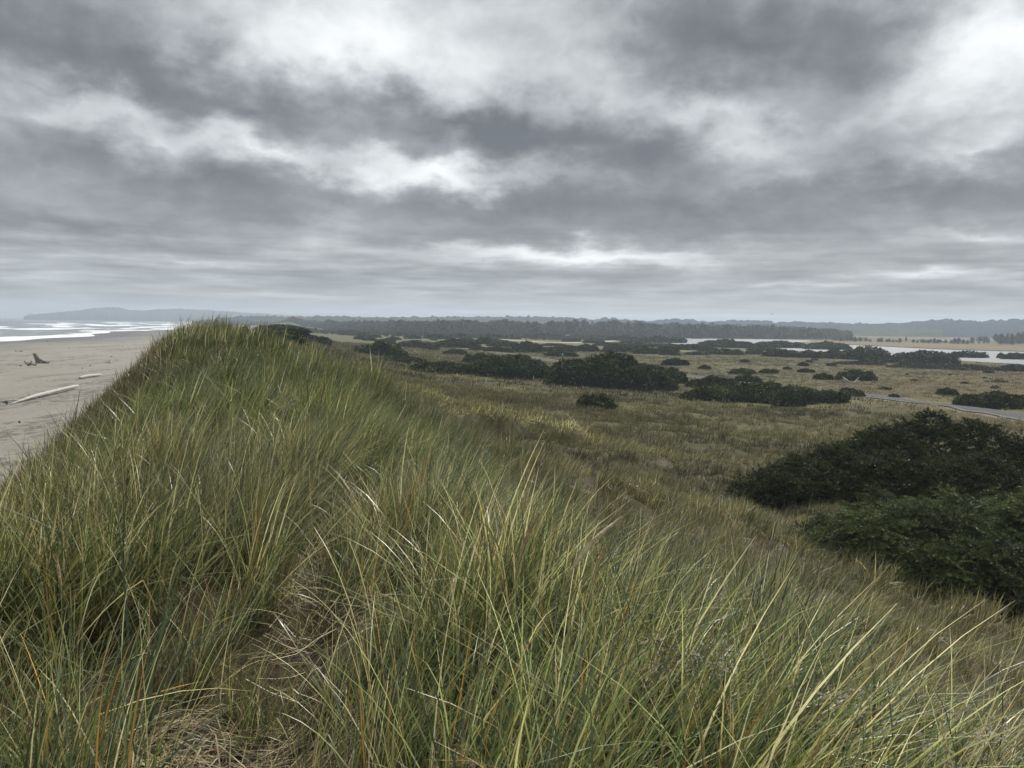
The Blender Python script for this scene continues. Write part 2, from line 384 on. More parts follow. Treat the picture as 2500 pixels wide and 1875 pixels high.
at = t.n('ShaderNodeAttribute', attribute_name='col'); ss = t.n('ShaderNodeSeparateColor', ins={0: at.outputs[0]})
fo = t.math('MULTIPLY_ADD', ss.outputs[0], .55, t.math('MULTIPLY_ADD', ss.outputs[1], .22, fn))
fo = t.rng(fo, .66, .82)
wc = t.mix(t.rng(t.noise(mp, 2.3, 6, .6), .35, .65), (.10, .125, .13), (.17, .185, .18))
wcol = t.mix(fo, wc, (.60, .62, .63))
bm = t.n('ShaderNodeBump', ins={'Strength': .8, 'Distance': .6, 'Height': t.noise(t.n('ShaderNodeMapping', ins={0: pos, 2: (0, 0, R(-14)), 3: (.5, .15, .5)}).outputs[0], 1., 7, .65)}).outputs[0]
p = t.n('ShaderNodeBsdfPrincipled', ins={'Base Color': wcol, 'Roughness': t.rng(fo, 0, 1, .28, .9), 'Normal': bm, 'Specular IOR Level': .5})
t.n('ShaderNodeOutputMaterial', ins={0: p.outputs[0]})
sea = mesh_obj('sea', np.stack([SXX, YY, SZ], -1).reshape(-1, 3), fs, m_sea, smooth=True,
               cols=np.stack([foamv, fres, foamv*0], -1).reshape(-1, 3))
tag(sea, 'grey ocean with lines of white breakers along the beach', 'sea', kind='structure')

# ------------------------------------------------------------------ lagoon
def poly_sheet(P, z, name, mat, rough=0):
    from mathutils.geometry import tessellate_polygon
    P = spline(list(P)+[P[0]], 5)[:-1]
    tri = tessellate_polygon([[Vector((a, b, 0)) for a, b in P]])
    return mesh_obj(name, [(a, b, z) for a, b in P], [tuple(f) for f in tri], mat)
m_lag, t = new_mat('lagoon_water')
pos = t.n('ShaderNodeNewGeometry').outputs['Position']
bm = t.n('ShaderNodeBump', ins={'Strength': .6, 'Distance': .3, 'Height': t.noise(t.n('ShaderNodeMapping', ins={0: pos, 3: (.25, 1.2, 1)}).outputs[0], 1.2, 6, .6)}).outputs[0]
p = t.n('ShaderNodeBsdfPrincipled', ins={'Base Color': (.05, .06, .065, 1), 'Roughness': .45, 'Normal': bm, 'Specular IOR Level': .28})
t.n('ShaderNodeOutputMaterial', ins={0: p.outputs[0]})
lag = poly_sheet(LAG, EYE-13.40, 'lagoon', m_lag)
tag(lag, 'pale still lagoon beyond the scrub plain', 'lagoon', kind='structure')
# dark muddy bank between meadow and lagoon
m_bank = simple_mat('bank_mud', (.028, .027, .02), (.06, .055, .04), 1.5, .95, .6)
bk = spline([flat_hit(*p) for p in [(1990, 842.5), (2070, 842), (2300, 853), (2500, 859), (2750, 866)]], 30)
V = []; Fc = []
for i, (a, b) in enumerate(bk):
    j = .5*fbm(i/2., 0, 91)
    V += [(a-.0, b-1.2-j, EYE-13.42), (a, b-.4, EYE-13.0+j*.3), (a, b+1.6, EYE-12.95+j*.2), (a, b+3.5, EYE-13.5)]
    if i:
        for k in range(3): Fc.append((4*i-4+k, 4*i+k, 4*i+1+k, 4*i-3+k))
tag(mesh_obj('bank', V, Fc, m_bank), 'dark mud bank along the far edge of the lagoon', 'bank', kind='structure')

# ------------------------------------------------------------------ road
m_road = simple_mat('asphalt', (.075, .074, .072), (.11, .108, .103), 3., 1., .2, spec=.05)
m_line = simple_mat('road_paint', (.19, .19, .18), (.25, .245, .23), 5., .8, .1)
def ribbon(P, offs, dz):
    T = np.gradient(P, axis=0); T /= np.linalg.norm(T, axis=1)[:, None]; N = np.stack([T[:, 1], -T[:, 0]], 1)
    V = []; Fc = []; k = len(offs)
    for i in range(len(P)):
        c = P[i]; 
        for o_ in offs:
            q = c+N[i]*o_; V.append((q[0], q[1], float(hgt(q[0], q[1]))+dz+.10*(1-(o_/RW)**2)))
        if i:
            for j in range(k-1): Fc.append((k*(i-1)+j, k*(i-1)+j+1, k*i+j+1, k*i+j))
    return V, Fc
tag(mesh_obj('road', *ribbon(ROAD, np.linspace(-RW, RW, 7), .13), m_road), 'narrow grey paved road crossing the grassy plain', 'road', kind='structure')
lines = [ribbon(ROAD, np.linspace(s*(RW-.45)-.10, s*(RW-.45)+.10, 2), .15) for s in (-1, 1)]
tag(mesh_obj('road_markings', *join(lines), m_line), 'faded white edge lines on the plain road', 'road marking', kind='structure')
m_sandpath = simple_mat('pale_sand', (.30, .27, .22), (.40, .37, .31), .6, .95, .2)
TRK = spline([hit(px, py)[:2] for px, py in [(1500, 832), (1420, 836), (1340, 836), (1290, 833), (1230, 829)]], 8)
tag(mesh_obj('sandy_path', *ribbon(TRK, np.linspace(-5, 5, 5), .10), m_sandpath), 'pale bare sand strip behind the shrubs on the plain', 'path', kind='structure')

# ------------------------------------------------------------------ hills
def hills(name, prof, D, depth, label, base, colr, c2, seed, tree=9., ext=0):
    xs = np.array([q[0] for q in prof], float); yt = np.array([q[1] for q in prof], float)
    px = np.linspace(xs[0], xs[-1], int((xs[-1]-xs[0])*1.0))
    k = np.hanning(9); k /= k.sum()
    py = np.convolve(np.pad(np.interp(px, xs, yt), 4, mode='edge'), k, 'same')[4:-4]
    rows = np.array([-1, -.8, -.6, -.45, -.3, -.18, -.08, 0, .1, .3, .6, 1.])
    sh = np.array([0, .14, .33, .5, .68, .83, .95, 1, .97, .8, .45, 0])
    V = np.zeros((len(rows), len(px), 3))
    r = np.array([ray(a, b) for a, b in zip(px, py)]); azim = np.arctan2(r[:, 0], r[:, 1]); tanel = r[:, 2]/np.hypot(r[:, 0], r[:, 1])
    for i, (ro, s) in enumerate(zip(rows, sh)):
        wob = 1+.12*fbm(azim*60, np.full(len(px), i*.7), seed)
        dist = D+ro*depth*wob
        top = EYE+D*tanel
        tr = tree*(vnoise(azim*D/9., np.full(len(px), i*3.3), seed+5)**2-.3)*(.5+vnoise(azim*D/45., px*0+i, seed+6))
        z = base+(top-base)*s*(1+.10*(1-s)*fbm(azim*35, np.full(len(px), i*.5), seed+3))+tr*(s > .05)
        V[i, :, 0] = dist*np.sin(azim); V[i, :, 1] = dist*np.cos(azim); V[i, :, 2] = z
    n = len(px); ii = np.arange(len(rows)*n).reshape(len(rows), n)
    fc = np.stack([ii[:-1, :-1], ii[:-1, 1:], ii[1:, 1:], ii[1:, :-1]], -1).reshape(-1, 4)
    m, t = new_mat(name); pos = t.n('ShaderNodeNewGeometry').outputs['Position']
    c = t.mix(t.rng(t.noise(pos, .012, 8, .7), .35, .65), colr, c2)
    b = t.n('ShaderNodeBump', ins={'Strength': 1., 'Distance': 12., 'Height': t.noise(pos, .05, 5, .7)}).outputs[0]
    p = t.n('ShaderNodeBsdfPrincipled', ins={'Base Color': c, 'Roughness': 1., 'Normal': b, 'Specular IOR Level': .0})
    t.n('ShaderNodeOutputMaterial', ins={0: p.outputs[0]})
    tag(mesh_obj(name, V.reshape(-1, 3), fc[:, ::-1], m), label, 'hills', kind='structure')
hills('hills', [(470, 786), (540, 776), (600, 772), (700, 773), (800, 774), (900, 776), (1100, 774), (1160, 773), (1240, 773), (1330, 774), (1425, 777), (1440, 781), (1478, 777), (1560, 782), (1590, 783), (1640, 778), (1690, 780), (1722, 785), (1750, 783), (1800, 782), (1860, 782), (1883, 784), (1890, 788), (1945, 785), (2060, 789), (2150, 790), (2210, 788), (2260, 783), (2310, 780), (2370, 781), (2388, 786), (2420, 783), (2500, 781), (2650, 778), (2900, 776)],
      2350, 450, 'long low blue wooded hills along the horizon on the inland side', 0, (.012, .022, .034), (.020, .034, .046), 101, 6)  # wooded slopes painted blue: distance haze put into the base colour
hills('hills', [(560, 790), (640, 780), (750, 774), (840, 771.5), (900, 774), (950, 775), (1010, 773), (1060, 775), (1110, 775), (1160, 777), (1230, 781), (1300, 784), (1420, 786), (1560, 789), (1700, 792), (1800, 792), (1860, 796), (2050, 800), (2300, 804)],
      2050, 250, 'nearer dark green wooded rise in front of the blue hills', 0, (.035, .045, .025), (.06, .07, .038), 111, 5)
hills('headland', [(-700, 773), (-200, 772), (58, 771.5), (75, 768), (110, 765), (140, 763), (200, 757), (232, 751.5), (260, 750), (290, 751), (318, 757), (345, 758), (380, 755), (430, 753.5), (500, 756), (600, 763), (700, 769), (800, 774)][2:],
      4600, 800, 'pale misty blue headland rising over the sea', 0, (.05, .06, .07), (.07, .08, .085), 121, 5)  # pale blue of the far haze is put into the base colour

# ------------------------------------------------------------------ geometry node scatter (uncountable vegetation only)
def scatter(name, P, idx, rot, scl, tint, bri, protos):
    c = bpy.data.collections.new(name+'_sources')
    for i, o in enumerate(protos): o.name = 'source_%02d_%s' % (i, name); c.objects.link(o)
    me = bpy.data.meshes.new(name); me.vertices.add(len(P)); me.vertices.foreach_set('co', np.asarray(P, np.float32).ravel())
    def at(nm, typ, key, v): me.attributes.new(nm, typ, 'POINT').data.foreach_set(key, np.ascontiguousarray(v).ravel())
    at('idx', 'INT', 'value', np.asarray(idx, np.int32)); at('rot', 'FLOAT_VECTOR', 'vector', np.asarray(rot, np.float32)); at('scl', 'FLOAT_VECTOR', 'vector', np.asarray(scl, np.float32))
    at('tint', 'FLOAT', 'value', np.asarray(tint, np.float32)); at('bri', 'FLOAT', 'value', np.asarray(bri, np.float32))
    o = bpy.data.objects.new(name, me); COL.objects.link(o)
    ng = bpy.data.node_groups.new(name, 'GeometryNodeTree')
    ng.interface.new_socket('Geometry', in_out='INPUT', socket_type='NodeSocketGeometry'); ng.interface.new_socket('Geometry', in_out='OUTPUT', socket_type='NodeSocketGeometry')
    N = ng.nodes; gi = N.new('NodeGroupInput'); go = N.new('NodeGroupOutput'); ip = N.new('GeometryNodeInstanceOnPoints'); ci = N.new('GeometryNodeCollectionInfo')
    ci.inputs['Collection'].default_value = c; ci.inputs['Separate Children'].default_value = True; ci.inputs['Reset Children'].default_value = True
    ng.links.new(gi.outputs[0], ip.inputs['Points']); ng.links.new(ci.outputs[0], ip.inputs['Instance']); ip.inputs['Pick Instance'].default_value = True
    for nm, dt, so_ in (('idx', 'INT', 'Instance Index'), ('rot', 'FLOAT_VECTOR', 'Rotation'), ('scl', 'FLOAT_VECTOR', 'Scale')):
        a = N.new('GeometryNodeInputNamedAttribute'); a.data_type = dt; a.inputs[0].default_value = nm
        ng.links.new([q for q in a.outputs if q.enabled][0], ip.inputs[so_])
    ng.links.new(ip.outputs[0], go.inputs[0])
    md = o.modifiers.new('scatter', 'NODES'); md.node_group = ng
    return o

def leafy_mat(name, rough=.5, transl=.22, spec=.35, brown=(1.28, 1.06, .60)):
    m, t = new_mat(name)
    c = t.n('ShaderNodeAttribute', attribute_name='col').outputs[0]
    ti = t.n('ShaderNodeAttribute', attribute_type='INSTANCER', attribute_name='tint').outputs['Fac']
    br = t.n('ShaderNodeAttribute', attribute_type='INSTANCER', attribute_name='bri').outputs['Fac']
    bw = t.n('ShaderNodeRGBToBW', ins={0: c}).outputs[0]
    cb = t.n('ShaderNodeVectorMath', operation='SCALE', ins={0: brown, 3: bw}).outputs[0]
    cc = t.mix(ti, c, cb)
    cc = t.n('ShaderNodeVectorMath', operation='SCALE', ins={0: cc, 3: br}).outputs[0]
    p = t.n('ShaderNodeBsdfPrincipled', ins={'Base Color': cc, 'Roughness': rough, 'Specular IOR Level': spec})
    tr = t.n('ShaderNodeBsdfTranslucent', ins={0: cc})
    mx = t.n('ShaderNodeMixShader', ins={0: transl, 1: p.outputs[0], 2: tr.outputs[0]})
    t.n('ShaderNodeOutputMaterial', ins={0: mx.outputs[0]}); return m
def obj_leaf_mat(name, rough=.55, transl=.15, spec=.3, c1=(1, 1, 1), c2=(1, 1, 1)):
    m, t = new_mat(name)
    c = t.n('ShaderNodeAttribute', attribute_name='col').outputs[0]
    pos = t.n('ShaderNodeNewGeometry').outputs['Position']
    c = t.mix(1., c, t.mix(t.rng(t.noise(pos, .9, 4, .6), .35, .65), c1, c2), 'MULTIPLY')
    rnd = t.n('ShaderNodeObjectInfo').outputs['Random']
    c = t.n('ShaderNodeVectorMath', operation='SCALE', ins={0: c, 3: t.math('MULTIPLY_ADD', rnd, .5, .75)}).outputs[0]
    p = t.n('ShaderNodeBsdfPrincipled', ins={'Base Color': c, 'Roughness': rough, 'Specular IOR Level': spec})
    tr = t.n('ShaderNodeBsdfTranslucent', ins={0: c})
    mx = t.n('ShaderNodeMixShader', ins={0: transl, 1: p.outputs[0], 2: tr.outputs[0]})
    t.n('ShaderNodeOutputMaterial', ins={0: mx.outputs[0]}); return m

GREEN = [(.095, .120, .052), (.055, .078, .036), (.13, .16, .045), (.22, .25, .085), (.040, .055, .032), (.33, .34, .13), (.38, .33, .14), (.20, .13, .05), (.56, .52, .30), (.40, .21, .04)]
GW = np.array([.19, .17, .16, .10, .16, .07, .05, .05, .035, .01])
DRY = [(.11, .115, .040), (.17, .165, .065), (.07, .08, .032), (.25, .22, .085), (.33, .28, .13), (.10, .065, .032), (.055, .062, .02), (.46, .40, .22)]
DW = np.array([.2, .2, .17, .14, .1, .08, .07, .04])
DEAD = [(.10, .075, .062), (.075, .06, .055), (.16, .13, .105), (.06, .048, .04), (.22, .18, .14), (.12, .11, .05)]
DDW = np.array([.25, .25, .18, .15, .07, .10])
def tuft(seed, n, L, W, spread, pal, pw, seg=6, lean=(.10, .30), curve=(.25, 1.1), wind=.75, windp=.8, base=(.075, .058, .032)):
    rng = np.random.default_rng(seed)
    root = rng.normal(0, spread, (n, 2)); ln = rng.uniform(*L, n)*(1-.25*rng.random(n)**3)
    out = np.arctan2(root[:, 1], root[:, 0]); phi = np.where(rng.random(n) < windp, rng.normal(0, wind, n), out+rng.normal(0, .8, n))
    t0 = np.abs(rng.normal(lean[0], lean[1], n)); cv = rng.uniform(*curve, n)*rng.uniform(.3, 1.2, n)
    tw = rng.normal(0, .5, n); w = W*rng.uniform(.55, 1.35, n)
    pw = pw/pw.sum(); ci = rng.choice(len(pal), n, p=pw); c = np.array(pal)[ci]*rng.uniform(.75, 1.25, (n, 1)); c2 = c*rng.uniform(.9, 1.5, (n, 1))
    bent = rng.random(n) < .10
    V = np.zeros((n, seg+1, 2, 3)); Cc = np.zeros((n, seg+1, 2, 3))
    pos = np.stack([root[:, 0], root[:, 1], np.full(n, -.05)], 1)
    for i in range(seg+1):
        u = i/seg; th = t0+cv*u**1.6+np.where(bent & (u > .55), .9, 0)
        if i: pos = pos+(ln/seg)[:, None]*np.stack([np.sin(th)*np.cos(phi), np.sin(th)*np.sin(phi), np.cos(th)], 1)
        wd = w*(1-u**2.2)*.5+.0004
        wn = np.stack([-np.sin(phi+tw), np.cos(phi+tw), np.zeros(n)], 1)*wd[:, None]
        V[:, i, 0] = pos-wn; V[:, i, 1] = pos+wn
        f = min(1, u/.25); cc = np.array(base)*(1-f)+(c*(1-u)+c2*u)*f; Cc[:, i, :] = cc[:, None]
    k = np.arange(n)[:, None]*(seg+1)*2+np.arange(seg)[None]*2
    fc = np.stack([k, k+1, k+3, k+2], -1).reshape(-1, 4)
    return V.reshape(-1, 3), fc, Cc.reshape(-1, 3)
m_grass = leafy_mat('dune_grass_blade', .36, .26, .5)
m_dry = leafy_mat('dry_grass_blade', .6, .2, .2)
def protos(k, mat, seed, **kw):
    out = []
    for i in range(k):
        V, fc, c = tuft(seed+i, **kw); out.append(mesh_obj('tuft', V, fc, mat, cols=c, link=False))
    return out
rng = np.random.default_rng(7)
def fan(r0, r1, dens, amax=40., lat=1.5):
    """random points of a ring sector, slightly wider than the view"""
    a = R(amax); n = int(dens*a*(r1*r1-r0*r0)); ang = rng.uniform(-a, a, n); r = np.sqrt(rng.uniform(r0*r0, r1*r1, n))
    return r*np.sin(ang), r*np.cos(ang)
SPRUCES = []       # (x, y, rx, ry) footprints that keep the grass out, filled below
def place_grass(name, r0, r1, dens, protos_g, protos_d, hs, label, dead=None, minr=0):
    x, y = fan(r0, r1, dens)
    d = dcoord(x, y); rr = np.hypot(x, y)
    keep = np.ones(len(x))
    keep *= (-d < 12.5+1.5*fbm(x/3, y/3, 45))
    keep *= 1-np.interp(y, [2.9, 3.6], [.90, .40])*np.clip(trail(x, y)*1.25, 0, 1)
    keep *= np.where(rr < 24, .10+.90*sstep(-.22, .12, fbm(x/.62, y/.62, 46, 2)), 1)
    bl = np.maximum(np.exp(-(polydist(x, y+.9, BLOW)/1.1)**2), .8*np.exp(-(polydist(x, y+.9, BLOW2)/1.4)**2)); keep *= 1-.15*bl
    lip = np.exp(-(polydist(x, y-1.3, BLOW)/1.4)**2)
    if r1 > 30: keep *= (roadmask(x, y) > RW+.5)*np.where(roadmask(x, y) < RW+2, .5, 1)
    keep *= 1-.55*sstep(.25, .55, fbm(x/1.6, y/1.6, 47))*sstep(3, 8, d)
    keep *= 1-.70*sstep(.25, .48, fbm(x/2.3, y/2.3, 48))*sstep(4, 8, d)
    keep *= np.where(rr > 14, .12+.88*sstep(-.22, .15, fbm(x/1.0, y/1.0, 44, 2)), 1)
    keep *= np.where(d > 100, np.clip(1.1-(d-100)/400, .3, 1), 1)
    for (sx, sy, ax, ay) in SPRUCES: keep *= (((x-sx)/ax)**2+((y-sy)/ay)**2 > .8)
    keep *= ~inpoly(x, y, LAG)
    m = rng.random(len(x)) < keep; x, y, d, rr = x[m], y[m], d[m], rr[m]; bl = bl[m]; lip = lip[m]
    z = hgt(x, y)
    dry = sstep(-.1, .6, (d-3.2)/8.*np.clip(rr/12., .25, 1)+.55*fbm(x/4., y/4., 49)); n = len(x)
    edge = sstep(-1.0, -2.4, d)*(rr > 5)            # seaward lip: browner
    isdry = rng.random(n) < np.clip(dry*np.interp(rr, [15, 60, 120], [.80, .55, .75])+edge*.35, 0, 1)
    isdead = rng.random(n) < np.clip(bl*1.1+.25*sstep(.2, .5, fbm(x/2.3, y/2.3, 48))*sstep(4, 8, d), 0, .9)
    nG, nD = len(protos_g), len(protos_d); nX = len(dead) if dead else 0
    idx = np.where(isdry, nG+rng.integers(0, nD, n), rng.integers(0, nG, n))
    if dead: idx = np.where(isdead, nG+nD+rng.integers(0, nX, n), idx)
    wind = -.1+.5*fbm(x/5., y/5., 55)+np.interp(rr, [8, 20], [1.7, .9])*fbm(x/1.1, y/1.1, 54, 2)
    rot = np.stack([rng.normal(0, .06, n)+.22*fbm(x/.9, y/.9, 53, 2), rng.normal(0, .06, n)+.10+.25*fbm(x/.9, y/.9, 52, 2), wind+rng.normal(0, .35, n)], 1)
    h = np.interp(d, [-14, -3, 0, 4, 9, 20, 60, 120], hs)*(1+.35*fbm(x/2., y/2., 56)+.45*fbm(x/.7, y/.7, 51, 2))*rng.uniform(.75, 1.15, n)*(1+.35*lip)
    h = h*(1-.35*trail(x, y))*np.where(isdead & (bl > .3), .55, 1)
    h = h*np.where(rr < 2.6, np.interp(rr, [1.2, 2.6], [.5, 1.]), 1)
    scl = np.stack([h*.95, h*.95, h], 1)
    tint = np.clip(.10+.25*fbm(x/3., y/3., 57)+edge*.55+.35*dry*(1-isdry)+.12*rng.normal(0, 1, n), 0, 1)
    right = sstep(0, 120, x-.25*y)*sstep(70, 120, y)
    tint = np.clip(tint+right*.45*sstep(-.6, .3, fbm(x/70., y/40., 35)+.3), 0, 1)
    bri = np.interp(rr, [0, 12, 25, 60, 200], [1.35, 1.3, 1.1, .90, .80])*(1+.45*fbm(x/2.4, y/2.4, 58)+(.25+.75*sstep(5, 20, d))*fbm(x/13., y/9., 59)+.4*sstep(5, 20, d)*fbm(x/5., y/5., 60))*rng.uniform(.8, 1.2, n)*np.where(edge > .5, .75, 1)*(1+.7*lip)*(1-.35*np.clip(bl, 0, 1))  # hollow tufts dimmed: lee shade put into their brightness
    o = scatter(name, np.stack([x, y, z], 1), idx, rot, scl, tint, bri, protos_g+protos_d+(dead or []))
    tag(o, label, 'grass', kind='stuff'); return o

# ------------------------------------------------------------------ shrubs
m_shrub = obj_leaf_mat('shrub_leaf', .85, .08, .04, (.75, .8, .7), (1.25, 1.2, 1.1))
m_wood = simple_mat('grey_bark', (.07, .06, .05), (.13, .115, .095), 12, .9, .6, stretch=(1, 1, .2))
def dome_surface(rng, n, p=1.6, lob=None):
    """points on a lumpy flattened dome of unit half width and unit height"""
    a = rng.uniform(0, 2*math.pi, n); v = rng.random(n)
    r = np.sqrt(1-(1-v)**2)*1.0
    r = np.sqrt(v); x = r*np.cos(a); y = r*np.sin(a)
    z = (1-r**2.6)**.55
    return x, y, z
def leaf_cards(P, N, size, rng, elong=1.6):
    n = len(P); d1 = rng.normal(0, 1, (n, 3))+N*.6; d1 /= np.linalg.norm(d1, axis=1)[:, None]
    d2 = np.cross(d1, rng.normal(0, 1, (n, 3))); d2 /= np.linalg.norm(d2, axis=1)[:, None]+1e-9
    s = (size*rng.uniform(.5, 1.4, n))[:, None]
    a = P-d1*s*elong*.5; b = P+d2*s*.32; c = P+d1*s*elong*.5; e = P-d2*s*.32
    V = np.stack([a, b, c, e], 1).reshape(-1, 3); Fc = np.arange(4*n).reshape(n, 4); return V, Fc
def bush_mesh(name, w, dp, h, seed, leaf, nleaf, pal, mat, lean=0, link=True, lobes=9):
    """low wind-clipped shrub: overlapping mounds of small leaves, ragged rim"""
    rng = np.random.default_rng(seed)
    Ls = [(0, 0, .55, .6, .95)]+[(.62*math.cos(a_), .55*math.sin(a_), rng.uniform(.28, .46), rng.uniform(.25, .5), rng.uniform(.55, .85)) for a_ in np.arange(0, 6.2, .7)+rng.uniform(0, .7)]
    for k in range(lobes):
        a = rng.uniform(0, 2*math.pi); r = rng.uniform(.25, .75); Ls.append((r*math.cos(a), r*math.sin(a), rng.uniform(.25, .5), rng.uniform(.25, .5), rng.uniform(.45, 1.)*(1-.35*r+lean*r*math.cos(a))))
    Ls.append((-.75, 0, .3, .35, .5-lean*.3)); Ls.append((.78, 0, .28, .35, .5+lean*.5))
    def top(x, y):
        z = np.zeros_like(x)
        for (cx, cy, ax, ay, hh) in Ls:
            q = 1-((x-cx)/ax)**2-((y-cy)/ay)**2
            z = np.maximum(z, hh*np.clip(q, 0, 1)**.38)
        return z*(.86+.22*vnoise(x*6+seed, y*6, seed)+.10*vnoise(x*17+seed, y*17, seed+1))
    n = int(nleaf*2.2); x = rng.uniform(-1.1, 1.1, n); y = rng.uniform(-1.1, 1.1, n); z = top(x, y)
    ok = z > .06; x, y, z = x[ok], y[ok], z[ok]; k = min(nleaf, len(x)); x, y, z = x[:k], y[:k], z[:k]
    dep = np.where(rng.random(k) < .7, rng.uniform(.93, 1.06, k), rng.uniform(.05, 1, k))
    e = .03
    gx = (top(x+e, y)-top(x-e, y))/(2*e); gy = (top(x, y+e)-top(x, y-e))/(2*e)
    N = np.stack([-gx/w*2*h, -gy/dp*2*h, np.ones(k)], 1); N /= np.linalg.norm(N, axis=1)[:, None]
    P = np.stack([x*w/2, y*dp/2, z*h*dep], 1)
    # side fill for the steep rim
    V, Fc = leaf_cards(P, N, np.full(k, leaf)*(1+.5*vnoise(x*3, y*3, seed+9)), rng)
    c = np.array(pal)[rng.integers(0, len(pal), k)]*rng.uniform(.65, 1.4, (k, 1))
    c = c*(1+1.3*(vnoise(x*4+5, y*4, seed+4)-.5))[:, None]*np.where(rng.random(k) < .12, 1.9, 1)[:, None]
    cols = np.repeat(c, 4, axis=0)
    # inner twig body hides the ground; near-black, crown shade put into its colour
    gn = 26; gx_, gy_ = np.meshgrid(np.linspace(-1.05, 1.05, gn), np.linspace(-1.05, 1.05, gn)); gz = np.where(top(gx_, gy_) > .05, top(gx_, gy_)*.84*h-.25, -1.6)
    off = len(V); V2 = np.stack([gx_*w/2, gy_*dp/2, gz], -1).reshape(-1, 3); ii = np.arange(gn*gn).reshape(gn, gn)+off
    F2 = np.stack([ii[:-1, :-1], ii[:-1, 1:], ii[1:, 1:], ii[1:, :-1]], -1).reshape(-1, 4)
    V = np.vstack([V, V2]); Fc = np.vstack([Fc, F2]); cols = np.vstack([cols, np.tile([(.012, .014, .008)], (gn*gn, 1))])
    return mesh_obj(name, V, Fc, mat, cols=cols, link=link)
DARK = [(.036, .046, .016), (.024, .032, .012), (.052, .062, .022), (.075, .082, .030)]
GREY = [(.06, .062, .045), (.075, .075, .055), (.045, .05, .034)]
OLIVE = [(.055, .07, .022), (.075, .088, .03), (.04, .052, .018)]
